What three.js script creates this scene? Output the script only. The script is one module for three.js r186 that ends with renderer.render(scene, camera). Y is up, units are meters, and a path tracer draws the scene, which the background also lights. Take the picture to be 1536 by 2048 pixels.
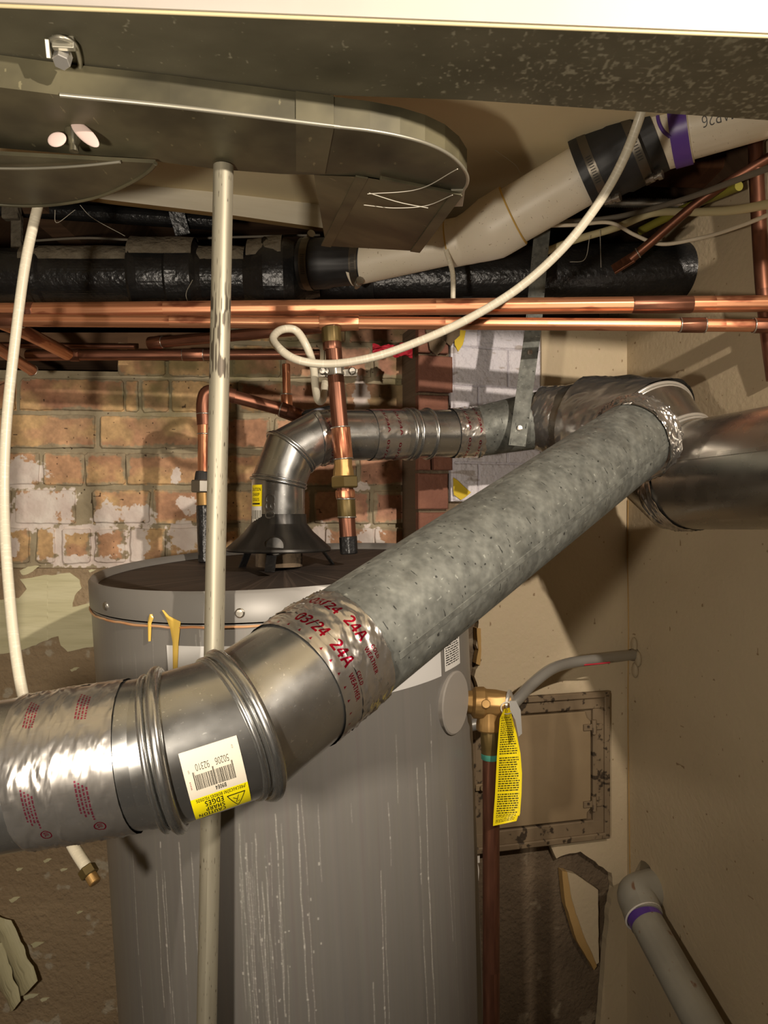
import * as THREE from 'three';
import { RoundedBoxGeometry } from 'three/addons/geometries/RoundedBoxGeometry.js';
import { RectAreaLightUniformsLib } from 'three/addons/lights/RectAreaLightUniformsLib.js';
import { TextGeometry } from 'three/addons/geometries/TextGeometry.js';
import { FontLoader } from 'three/addons/loaders/FontLoader.js';
import { mergeGeometries, toCreasedNormals } from 'three/addons/utils/BufferGeometryUtils.js';

// ---------------------------------------------------------------- camera, lights, exposure
const F = 1538, H = 1.62;                       // focal length in pixels of the 1536 x 2048 frame, eye height
const scene = new THREE.Scene();
scene.background = new THREE.Color(0x000000);
const camera = new THREE.PerspectiveCamera(2 * Math.atan(1024 / F) * 180 / Math.PI, 0.75, 0.02, 30);
camera.position.set(0, H, 0); camera.lookAt(0, H, -1);
const renderer = new THREE.WebGLRenderer();
renderer.toneMapping = THREE.LinearToneMapping;
renderer.toneMappingExposure = 0.66;
renderer.shadowMap.enabled = true;
RectAreaLightUniformsLib.init();
const LAMP_B = new THREE.Vector3(0.55, H + 0.46, 0.05);      // clamp lamp, up and to the right, aimed at the wall over the heater
const LAMP_A = new THREE.Vector3(-0.25, H - 0.045, 0.03);   // small work light, close by on the left
const bulb = new THREE.SpotLight(0xfff0de, 8.2, 0, 0.66, 0.5, 2);
bulb.position.copy(LAMP_B); bulb.target.position.set(-0.2, H + 0.1, -1.5); bulb.castShadow = true; bulb.shadow.radius = 0.6;
scene.add(bulb, bulb.target);
const work = new THREE.RectAreaLight(0xfff1de, 1900, 0.05, 0.05);
work.position.copy(LAMP_A); work.lookAt(LAMP_A.x - 0.5, LAMP_A.y - 0.02, -1);
scene.add(work);

// ---------------------------------------------------------------- helpers
const fontR = await new FontLoader().loadAsync('fonts/droid/droid_sans_regular.typeface.json');
const V = (x, y, z) => new THREE.Vector3(x, y, z);
const U = (px, py, d) => V((px - 768) / F * d, H - (py - 1024) / F * d, -d);   // a point of the place, read off the photograph at its distance
let seed = 7; const rnd = () => ((seed = (seed * 16807) % 2147483647) / 2147483647);
const rr = (a, b) => a + (b - a) * rnd();
const hash = (x, y, s) => { let h = (x * 374761393 + y * 668265263 + s * 1442695041) | 0; h = Math.imul(h ^ (h >>> 13), 1274126177); return ((h ^ (h >>> 16)) >>> 0) / 4294967295; };
function vn(x, y, s = 0, P = 4096) {            // value noise, period P
  const xi = Math.floor(x), yi = Math.floor(y); let a = x - xi, b = y - yi; a = a * a * (3 - 2 * a); b = b * b * (3 - 2 * b);
  const m = (v) => ((v % P) + P) % P, x0 = m(xi), x1 = m(xi + 1), y0 = m(yi), y1 = m(yi + 1);
  const p = hash(x0, y0, s), q = hash(x1, y0, s), r = hash(x0, y1, s), t = hash(x1, y1, s);
  return p + (q - p) * a + (r - p) * b + (p - q - r + t) * a * b;
}
const fbm = (x, y, s = 0, o = 4, P = 4096) => { let v = 0, a = 0.5, n = 0; for (let i = 0; i < o; i++) { v += a * vn(x, y, s + i, P); n += a; a /= 2; x *= 2; y *= 2; P *= 2; } return v / n; };
const sm = (a, b, x) => { x = Math.min(1, Math.max(0, (x - a) / (b - a))); return x * x * (3 - 2 * x); };
const mix = (a, b, t) => [a[0] + (b[0] - a[0]) * t, a[1] + (b[1] - a[1]) * t, a[2] + (b[2] - a[2]) * t];
function tex(w, h, fn, o = {}) {
  const d = new Uint8Array(w * h * 4);
  for (let y = 0; y < h; y++) for (let x = 0; x < w; x++) {
    const c = fn(x / w, y / h), i = (y * w + x) * 4, g = typeof c === 'number';
    for (let k = 0; k < 3; k++) d[i + k] = Math.max(0, Math.min(255, g ? c : c[k])); d[i + 3] = 255;
  }
  const t = new THREE.DataTexture(d, w, h); t.magFilter = THREE.LinearFilter; t.minFilter = THREE.LinearMipmapLinearFilter;
  t.wrapS = t.wrapT = THREE.RepeatWrapping; if (!o.data) t.colorSpace = THREE.SRGBColorSpace;
  if (o.tile) t.repeat.set(1 / o.tile, 1 / (o.tileY || o.tile)); t.needsUpdate = true; return t;
}
function canvasTex(w, h, draw) {
  const c = document.createElement('canvas'); c.width = w; c.height = h; draw(c.getContext('2d'), w, h);
  const t = new THREE.CanvasTexture(c); t.colorSpace = THREE.SRGBColorSpace; return t;
}
const S = (o) => new THREE.MeshStandardMaterial(o), PH = (o) => new THREE.MeshPhysicalMaterial(o);
const rgb = (r, g, b) => new THREE.Color().setRGB(r / 255, g / 255, b / 255, THREE.SRGBColorSpace);

// top-level things and their parts
const used = {};
const numbered = (n) => { used[n] = (used[n] ?? -1) + 1; return used[n] ? n + '_' + String(used[n]).padStart(3, '0') : n; };
function thing(name, label, category, base, group) {
  const o = new THREE.Group(); o.name = numbered(name); o.position.copy(base); o.userData = { label, category };
  if (group) o.userData.group = group; scene.add(o); o.base = base; return o;
}
function struct(name, label, category, base = V(0, 0, 0)) { const o = thing(name, label, category, base); o.userData.kind = 'structure'; return o; }
function add(parent, name, geo, m, label) {
  geo.translate(-parent.base.x, -parent.base.y, -parent.base.z);
  const o = new THREE.Mesh(geo, m); o.name = name; o.base = parent.base; o.castShadow = o.receiveShadow = true;
  if (label) o.userData.label = label; parent.add(o); return o;
}
// geometry
function grid(nl, nt, at, uv, closed) {         // (nl+1) x (nt+1) points
  const P = [], T = [], I = [];
  for (let i = 0; i <= nl; i++) for (let j = 0; j <= nt; j++) { const p = at(i / nl, j / nt); P.push(p.x, p.y, p.z); const t = uv(i / nl, j / nt); T.push(t[0], t[1]); }
  for (let i = 0; i < nl; i++) for (let j = 0; j < nt; j++) { const a = i * (nt + 1) + j, b = a + 1, c = a + nt + 1; I.push(a, b, c, b, c + 1, c); }
  const g = new THREE.BufferGeometry(); g.setAttribute('position', new THREE.Float32BufferAttribute(P, 3)); g.setAttribute('uv', new THREE.Float32BufferAttribute(T, 2)); g.setIndex(I);
  g.computeVertexNormals();
  if (closed) { const n = g.attributes.normal; for (let i = 0; i <= nl; i++) { const a = i * (nt + 1), b = a + nt; const v = V(n.getX(a) + n.getX(b), n.getY(a) + n.getY(b), n.getZ(a) + n.getZ(b)).normalize(); n.setXYZ(a, v.x, v.y, v.z); n.setXYZ(b, v.x, v.y, v.z); } }
  return g;
}
function frame(d, ref) {
  const r = ref ? ref.clone() : (Math.abs(d.y) < 0.9 ? V(0, 1, 0) : V(0, 0, 1));
  const e1 = r.addScaledVector(d, -r.dot(d)).normalize(); return [e1, d.clone().cross(e1)];
}
function disc(c, n, r, flip) {
  const g = new THREE.CircleGeometry(r, 36); if (flip) g.rotateY(Math.PI);
  g.applyQuaternion(new THREE.Quaternion().setFromUnitVectors(V(0, 0, 1), n)); g.translate(c.x, c.y, c.z); return g;
}
const merge = (a) => mergeGeometries(a.map((g) => { const h = g.index ? g.toNonIndexed() : g; for (const k of Object.keys(h.attributes)) if (!['position', 'normal', 'uv'].includes(k)) h.deleteAttribute(k); return h; }));
// round sheet between two (mitre) planes
function seg(p0, p1, r0, r1 = r0, o = {}) {
  const d = p1.clone().sub(p0), L = d.length(); d.normalize();
  const [e1, e2] = frame(d, o.ref), t0 = o.th0 ?? 0, t1 = o.th1 ?? Math.PI * 2, nt = o.nt ?? 48, nl = o.nl ?? 1;
  const end = (p, r, n, dv) => { const q = p.clone().addScaledVector(dv, r); if (n) q.addScaledVector(d, p.clone().sub(q).dot(n) / d.dot(n)); return q; };
  const g = grid(nl, nt, (t, s) => {
    const th = t0 + (t1 - t0) * s, dv = e1.clone().multiplyScalar(Math.cos(th)).addScaledVector(e2, Math.sin(th));
    const q = end(p0, r0, o.n0, dv).lerp(end(p1, r1, o.n1, dv), t); if (o.disp) q.addScaledVector(dv, o.disp(th, t)); return q;
  }, (t, s) => o.uvn ? [t, o.flip ? 1 - s : s] : [t * L + (o.v0 ?? 0), (t0 + (t1 - t0) * s) * r0], !o.open && t1 - t0 > 6.28);
  if (o.caps) return merge([g, disc(p0, d.clone().negate(), r0), disc(p1, d, r1)]);
  return g;
}
function ringPts(p, d, r, n) { const [e1, e2] = frame(d), a = []; for (let k = 0; k < 40; k++) { const th = k / 40 * Math.PI * 2, dv = e1.clone().multiplyScalar(Math.cos(th)).addScaledVector(e2, Math.sin(th)); const q = p.clone().addScaledVector(dv, r); q.addScaledVector(d, p.clone().sub(q).dot(n) / d.dot(n)); a.push(q); } return a; }
function bead(p, d, r, n, t) { return new THREE.TubeGeometry(new THREE.CatmullRomCurve3(ringPts(p, d, r, n), true), 80, t, 10, true); }
// turned shape along a -> b: profile of [metres along, radius]
function turned(a, b, prof, o = {}) {
  const d = b.clone().sub(a).normalize(), [e1, e2] = frame(d, o.ref), nt = o.nt ?? 32, n = prof.length - 1;
  let g = grid(n, nt, (t, s) => { const [z, r] = prof[Math.round(t * n)], th = s * Math.PI * 2; return a.clone().addScaledVector(d, z).addScaledVector(e1, Math.cos(th) * r).addScaledVector(e2, Math.sin(th) * r); }, (t, s) => [prof[Math.round(t * n)][0], s * 6.283 * (o.ur ?? 0.02)], true);
  if (o.crease !== 0) g = toCreasedNormals(g.toNonIndexed(), o.crease ?? 0.6); return g;
}
const rod = (a, b, r, o) => { const L = a.distanceTo(b), e = Math.min(r * 0.15, 0.0015); return turned(a, b, [[0, 0], [0, r - e], [e, r], [L - e, r], [L, r - e], [L, 0]], { nt: 28, ur: r, ...o }); };
function sweep(pts, r, o = {}) {
  const c = new THREE.CatmullRomCurve3(pts, !!o.closed, 'centripetal'), L = c.getLength(), n = o.n ?? pts.length * 8;
  const g = new THREE.TubeGeometry(c, n, r, o.nt ?? 14, !!o.closed); const u = g.attributes.uv;
  for (let i = 0; i < u.count; i++) u.setXY(i, u.getX(i) * L, u.getY(i) * 6.283 * r);
  if (o.closed) return g;
  return merge([g, disc(pts[0], c.getTangent(0).negate(), r), disc(pts[pts.length - 1], c.getTangent(1), r)]);
}
const hexNut = (a, b, r) => turned(a, b, [[0, 0], [0, r * 0.9], [r * 0.1, r], [a.distanceTo(b) - r * 0.1, r], [a.distanceTo(b), r * 0.9], [a.distanceTo(b), 0]], { nt: 6, crease: 0.3 });
function bar(a, b, w, t, ref) {                 // flat or square bar a -> b, w across ref x axis, t along ref
  const d = b.clone().sub(a), L = d.length(); d.normalize(); const [e1, e2] = frame(d, ref);
  const g = worldUV(new RoundedBoxGeometry(w, L, t, 2, Math.min(w, t) * 0.2), (p) => [p.x + p.z, p.y]); g.applyMatrix4(new THREE.Matrix4().makeBasis(e2, d, e1).setPosition(a.clone().lerp(b, 0.5))); return g;
}
function slab(poly3, n, t) {                    // flat polygon of world points, thickness t behind it (along -n)
  const o = poly3[0], u = poly3[1].clone().sub(o).normalize(), v = n.clone().cross(u).normalize();
  const sh = new THREE.Shape(poly3.map((p) => { const q = p.clone().sub(o); return new THREE.Vector2(q.dot(u), q.dot(v)); }));
  const g = new THREE.ExtrudeGeometry(sh, { depth: t, bevelEnabled: false }); g.translate(0, 0, -t);
  g.applyMatrix4(new THREE.Matrix4().makeBasis(u, v, n).setPosition(o)); return g;
}
function worldUV(g, fn) { const p = g.attributes.position, u = []; for (let i = 0; i < p.count; i++) u.push(...fn(V(p.getX(i), p.getY(i), p.getZ(i)))); g.setAttribute('uv', new THREE.Float32BufferAttribute(u, 2)); return g; }
// a vertical plane of the building: s metres along it, y up
class Plane {
  constructor(a, b) { this.o = a.clone().setY(0); this.u = b.clone().sub(a).setY(0).normalize(); this.n = this.u.clone().cross(V(0, 1, 0)); this.L = b.clone().sub(a).setY(0).length(); }
  hit(px, py, off = 0) { const c = V(0, H, 0), r = U(px, py, 1).sub(c), o = this.o.clone().addScaledVector(this.n, off).setY(H); const t = o.sub(c).dot(this.n) / r.dot(this.n); const p = c.addScaledVector(r, t); return { p, s: p.clone().sub(this.o).dot(this.u), y: p.y }; }
  at(s, y, off = 0) { return this.o.clone().addScaledVector(this.u, s).addScaledVector(this.n, off).setY(y); }
  put(g, s, y, off = 0) { g.applyMatrix4(new THREE.Matrix4().makeBasis(this.u, V(0, 1, 0), this.n).setPosition(this.at(s, y, off))); return g; }
  shape(pts, off, t, o = {}) {                   // pts [s, y], front face at off, thickness t
    const sh = new THREE.Shape(pts.map((p) => new THREE.Vector2(p[0], p[1]))); for (const h of o.holes || []) sh.holes.push(new THREE.Path(h.map((p) => new THREE.Vector2(p[0], p[1]))));
    const bv = o.bevel || 0; const g = new THREE.ExtrudeGeometry(sh, { depth: t - bv, bevelEnabled: bv > 0, bevelSize: bv, bevelOffset: -bv, bevelThickness: bv, bevelSegments: 1 });
    const uv = [], q = g.attributes.position; for (let i = 0; i < q.count; i++) uv.push(q.getX(i), q.getY(i)); g.setAttribute('uv', new THREE.Float32BufferAttribute(uv, 2));
    g.translate(0, 0, off - t); return this.put(g, 0, 0);
  }
}
const ragged = (pts, amp, step, s0 = 3, open = false) => { const out = []; pts.forEach((p, i) => { if (open && i === pts.length - 1) { out.push(p); return; } const q = pts[(i + 1) % pts.length], L = Math.hypot(q[0] - p[0], q[1] - p[1]), n = Math.max(1, Math.round(L / step)); for (let k = 0; k < n; k++) { const t = k / n, x = p[0] + (q[0] - p[0]) * t, y = p[1] + (q[1] - p[1]) * t; const a = k ? amp : amp * 0.3; out.push([x + (fbm(x * 90, y * 90, s0, 3) - 0.5) * 2 * a, y + (fbm(x * 90, y * 90, s0 + 9, 3) - 0.5) * 2 * a]); } }); return out; };

// ---------------------------------------------------------------- materials
const galvT = tex(512, 512, (x, y) => {
  const a = fbm(x * 12, y * 12, 1, 4, 12), b = fbm(x * 5, y * 5, 5, 3, 5); let c = 118 + (a - 0.5) * 38 + (b - 0.5) * 16 + (fbm(x * 40, y * 40, 9, 3, 40) - 0.5) * 40;
  const f = vn(x * 96, y * 40, 21, 8 * 12 * 1) ; const k = vn(x * 40, y * 90, 33, 4096);
  if (f > 0.925) c -= 58; if (k > 0.945) c += 34; return [c * 0.985, c, c * 0.95];
}, { tile: 0.22 });
const galvR = tex(256, 256, (x, y) => 95 + fbm(x * 12, y * 12, 8, 4, 12) * 110, { data: true, tile: 0.22 });
const shinyT = tex(512, 512, (x, y) => { const a = fbm(x * 6, y * 6, 2, 4, 6); let c = 186 + (a - 0.5) * 40; if (vn(x * 110, y * 110, 4, 4096) > 0.94) c += 36; return [c, c, c * 0.985]; }, { tile: 0.2 });
const shinyR = tex(256, 256, (x, y) => 38 + fbm(x * 9, y * 9, 3, 4, 9) * 56, { data: true, tile: 0.2 });
const M = {};
M.galv = S({ map: galvT, roughnessMap: galvR, roughness: 1.1, metalness: 0.62 });
M.shiny = S({ map: shinyT, roughnessMap: shinyR, roughness: 1, metalness: 0.95 });
M.duct = S({ color: rgb(176, 172, 164), roughnessMap: shinyR, roughness: 1.1, metalness: 0.95 });
M.chrome = S({ color: rgb(220, 217, 210), roughness: 0.28, metalness: 0.75 });
M.clamp = S({ color: rgb(104, 98, 88), roughness: 0.38, metalness: 0.8 });
M.steel = S({ color: rgb(170, 165, 155), roughness: 0.35, metalness: 0.9 });
const grimeT = tex(512, 512, (x, y) => { const a = fbm(x * 5, y * 5, 11, 5, 5), b = vn(x * 60, y * 26, 12, 4096); let c = 0.5 + a * 0.9; c += b > 0.95 ? 0.35 : 0; return [100 * c, 95 * c, 74 * c]; }, { tile: 0.35 });
M.grime = S({ map: grimeT, roughness: 0.5, metalness: 0.35 });
M.grimeEdge = S({ color: rgb(168, 164, 148), roughness: 0.4, metalness: 0.6 });
const spotT = tex(1024, 256, (x, y) => {        // pale corrosion bloom, denser to one end of the sheet
  const a = fbm(x * 10, y * 4, 14, 5, 4096); let c = mix([80, 76, 60], [128, 123, 102], a);
  const dens = sm(0.38, 0.75, x), s = vn(x * 230, y * 50, 15) * 0.7 + vn(x * 70, y * 18, 17) * 0.3 + (vn(x * 420, y * 90, 18) - 0.5) * 0.2; const k = sm(0.82 - dens * 0.3, 1.0 - dens * 0.16, s);
  return mix(c, [176, 172, 150], Math.min(0.8, k * 0.75) + dens * 0.12);
});
M.spots = S({ map: spotT, roughness: 0.6, metalness: 0.35 });
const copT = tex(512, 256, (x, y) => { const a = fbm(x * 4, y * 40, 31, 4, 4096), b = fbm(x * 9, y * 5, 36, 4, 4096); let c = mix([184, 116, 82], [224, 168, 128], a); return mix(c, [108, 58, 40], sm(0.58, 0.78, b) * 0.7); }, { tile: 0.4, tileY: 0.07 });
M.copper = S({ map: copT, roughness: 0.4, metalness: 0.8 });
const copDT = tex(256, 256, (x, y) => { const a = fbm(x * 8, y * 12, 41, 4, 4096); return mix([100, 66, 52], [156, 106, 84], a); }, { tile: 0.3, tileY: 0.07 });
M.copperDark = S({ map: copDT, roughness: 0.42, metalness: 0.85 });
M.solder = S({ color: rgb(190, 185, 175), roughness: 0.3, metalness: 0.9 });
M.brass = S({ color: rgb(164, 130, 80), roughness: 0.48, metalness: 0.7 });
M.brassOld = S({ map: tex(128, 128, (x, y) => mix([74, 66, 40], [132, 108, 62], fbm(x * 9, y * 9, 44))), roughness: 0.5, metalness: 0.6 });
M.patina = S({ color: rgb(60, 130, 112), roughness: 0.8 });
const bumpy = tex(512, 512, (x, y) => fbm(x * 40, y * 40, 51, 4, 40) * 255, { data: true, tile: 0.25 });
M.iron = S({ map: tex(256, 256, (x, y) => mix([24, 24, 25], [44, 43, 42], fbm(x * 10, y * 10, 53, 4, 10)), { tile: 0.25 }), bumpMap: bumpy, bumpScale: 0.0011, roughness: 0.33, metalness: 0.05 });
M.dustIron = S({ map: tex(256, 256, (x, y) => mix([86, 78, 64], [128, 120, 104], fbm(x * 12, y * 12, 55, 4, 12)), { tile: 0.2 }), bumpMap: bumpy, bumpScale: 0.003, roughness: 0.9 });
M.rubber = S({ map: tex(256, 256, (x, y) => { let c = 26 + fbm(x * 8, y * 8, 57, 4, 8) * 22; return [c, c, c * 1.02]; }, { tile: 0.2 }), roughness: 0.48 });
M.pvc = PH({ map: tex(512, 512, (x, y) => { const a = fbm(x * 5, y * 5, 61, 4, 5); let c = mix([226, 214, 188], [240, 232, 214], a); if (vn(x * 120, y * 120, 63) > 0.955) c = mix(c, [140, 120, 92], 0.6); return c; }, { tile: 0.3 }), roughness: 0.42 });
M.glue = S({ color: rgb(214, 176, 92), roughness: 0.4 });
M.purple = S({ map: tex(128, 128, (x, y) => mix([78, 48, 140], [128, 92, 178], fbm(x * 5, y * 5, 65))), roughness: 0.35 });
M.greyPvc = S({ map: tex(256, 256, (x, y) => { const a = fbm(x * 7, y * 7, 67, 4, 7); return mix(mix([150, 146, 134], [176, 172, 158], a), [120, 84, 60], sm(0.7, 0.8, fbm(x * 14, y * 14, 68)) * 0.8); }, { tile: 0.3 }), roughness: 0.5 });
M.vinyl = PH({ map: tex(256, 64, (x, y) => { const k = vn(x * 160, y * 10, 71) > 0.8 ? 14 : 0; return [222 + k, 214 + k, 192 + k]; }, { tile: 0.2 }), roughness: 0.35, transmission: 0.12, thickness: 0 });
M.cableWhite = S({ color: rgb(226, 214, 190), roughness: 0.5 });
M.cableYellow = S({ color: rgb(206, 194, 150), roughness: 0.6 });
M.cableOlive = S({ color: rgb(132, 126, 44), roughness: 0.6 });
M.cableGrey = S({ color: rgb(120, 112, 98), roughness: 0.7 });
M.woodDark = S({ map: tex(256, 256, (x, y) => mix([92, 68, 48], [134, 102, 74], fbm(x * 3, y * 40, 73)), { tile: 0.5 }), roughness: 0.85 });
M.woodRed = S({ map: tex(256, 256, (x, y) => mix([96, 60, 36], [142, 92, 58], fbm(x * 3, y * 30, 75)), { tile: 0.4 }), roughness: 0.75 });
const paintT = tex(512, 512, (x, y) => { const a = fbm(x * 4, y * 4, 81, 5, 4), b = vn(x * 70, y * 70, 83); let c = mix([186, 168, 138], [204, 187, 156], a); if (b > 0.965) c = mix(c, [110, 84, 56], 0.6); return c; }, { tile: 0.7 });
M.beige = S({ map: paintT, bumpMap: bumpy, bumpScale: 0.0006, roughness: 0.62 });
M.beigeEdge = S({ map: tex(128, 128, (x, y) => mix([150, 118, 66], [196, 160, 104], fbm(x * 12, y * 12, 84))), roughness: 0.9 });
M.ceil = S({ map: tex(256, 256, (x, y) => mix([206, 190, 152], [222, 208, 172], fbm(x * 5, y * 5, 85, 4, 5)), { tile: 0.6 }), roughness: 0.8 });
M.boardWhite = S({ map: tex(256, 256, (x, y) => mix([206, 198, 176], [226, 220, 202], fbm(x * 4, y * 20, 87, 4, 4096)), { tile: 0.4 }), roughness: 0.6 });
M.lilac = S({ map: tex(512, 512, (x, y) => { const a = fbm(x * 7, y * 7, 86, 5, 7); let c = mix([196, 194, 204], [218, 212, 214], a); return mix(c, [150, 138, 128], sm(0.64, 0.74, fbm(x * 12, y * 30, 88, 4, 4096)) * 0.6); }, { tile: 0.4 }), bumpMap: bumpy, bumpScale: 0.003, roughness: 0.7 });
M.redBrick = S({ map: tex(256, 256, (x, y) => mix([106, 68, 55], [142, 96, 76], fbm(x * 7, y * 7, 89, 4, 7)), { tile: 0.3 }), bumpMap: bumpy, bumpScale: 0.002, roughness: 0.85 });
M.rubble = S({ map: tex(512, 512, (x, y) => { const a = fbm(x * 6, y * 6, 91, 5, 6), b = fbm(x * 14, y * 14, 93, 4, 14); let c = mix([84, 70, 54], [132, 114, 92], a); return mix(c, [160, 148, 126], sm(0.66, 0.78, b) * 0.6); }, { tile: 0.5 }), bumpMap: bumpy, bumpScale: 0.003, roughness: 0.95 });
M.cream = S({ map: tex(512, 512, (x, y) => mix([196, 190, 150], [222, 216, 180], fbm(x * 3, y * 24, 95, 5, 4096)), { tile: 0.35 }), bumpMap: tex(256, 256, (x, y) => fbm(x * 4, y * 40, 96, 4) * 255, { data: true, tile: 0.3 }), bumpScale: 0.002, roughness: 0.6 });
const brownT = tex(512, 512, (x, y) => { const a = fbm(x * 5, y * 5, 97, 5, 5), b = fbm(x * 3, y * 50, 98, 4, 4096), w = fbm(x * 16, y * 16, 99, 4, 16); let c = mix([136, 117, 92], [174, 153, 122], a * 0.6 + b * 0.4); return mix(c, [190, 184, 168], sm(0.69, 0.76, w) * 0.6); }, { tile: 0.6 });
M.render = S({ map: brownT, bumpMap: bumpy, bumpScale: 0.003, roughness: 0.85 });
M.doorIron = S({ map: tex(512, 512, (x, y) => { const a = fbm(x * 8, y * 8, 101, 5, 8); let c = mix([116, 98, 76], [142, 124, 98], a); return mix(c, [44, 34, 24], sm(0.6, 0.72, fbm(x * 22, y * 22, 103, 4, 22)) * 0.8); }, { tile: 0.25 }), roughness: 0.6, metalness: 0.1 });
M.doorLeaf = S({ map: tex(256, 256, (x, y) => mix([138, 118, 90], [156, 136, 106], fbm(x * 5, y * 5, 105, 4, 5)), { tile: 0.3 }), roughness: 0.55, metalness: 0.1 });
M.tar = S({ color: rgb(40, 38, 36), roughness: 0.7 });
M.white = S({ color: rgb(232, 226, 216), roughness: 0.5 });
M.jacket = S({ map: tex(256, 64, (x, y) => mix([176, 169, 162], [190, 184, 177], fbm(x * 8, y * 4, 107))), roughness: 0.45 });
M.concrete = S({ map: tex(256, 256, (x, y) => mix([86, 80, 72], [120, 112, 102], fbm(x * 8, y * 8, 109, 5, 8)), { tile: 1 }), roughness: 0.95 });
M.web = S({ color: rgb(200, 195, 180), roughness: 0.8 });
M.wing = S({ color: rgb(212, 190, 182), roughness: 0.5 });
M.redRag = S({ color: rgb(170, 28, 46), roughness: 0.7 });
M.yellowPaint = S({ color: rgb(206, 178, 40), roughness: 0.7 });
M.goo = PH({ color: rgb(226, 190, 92), roughness: 0.25, transmission: 0.15, thickness: 0 });

// ---------------------------------------------------------------- the setting
const brickP = new Plane(U(-560, 1024, 1.44), U(838, 1024, 1.545));
const chimP = new Plane(U(838, 1024, 1.42), U(1253, 1024, 1.53));
const cornerB = U(1253, 1024, 1.53).setY(0);
const rightP = new Plane(cornerB, cornerB.clone().addScaledVector(chimP.n, 1));
const CEIL = H + 0.55, LOFT = CEIL + 0.24;
{
  const f = struct('floor', 'bare concrete floor of the cellar', 'floor');
  const g = new THREE.BoxGeometry(4.6, 0.1, 4.6); g.translate(0.2, -0.05, -0.4); add(f, 'slab', worldUV(g, (p) => [p.x, p.z]), M.concrete);
}
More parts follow.
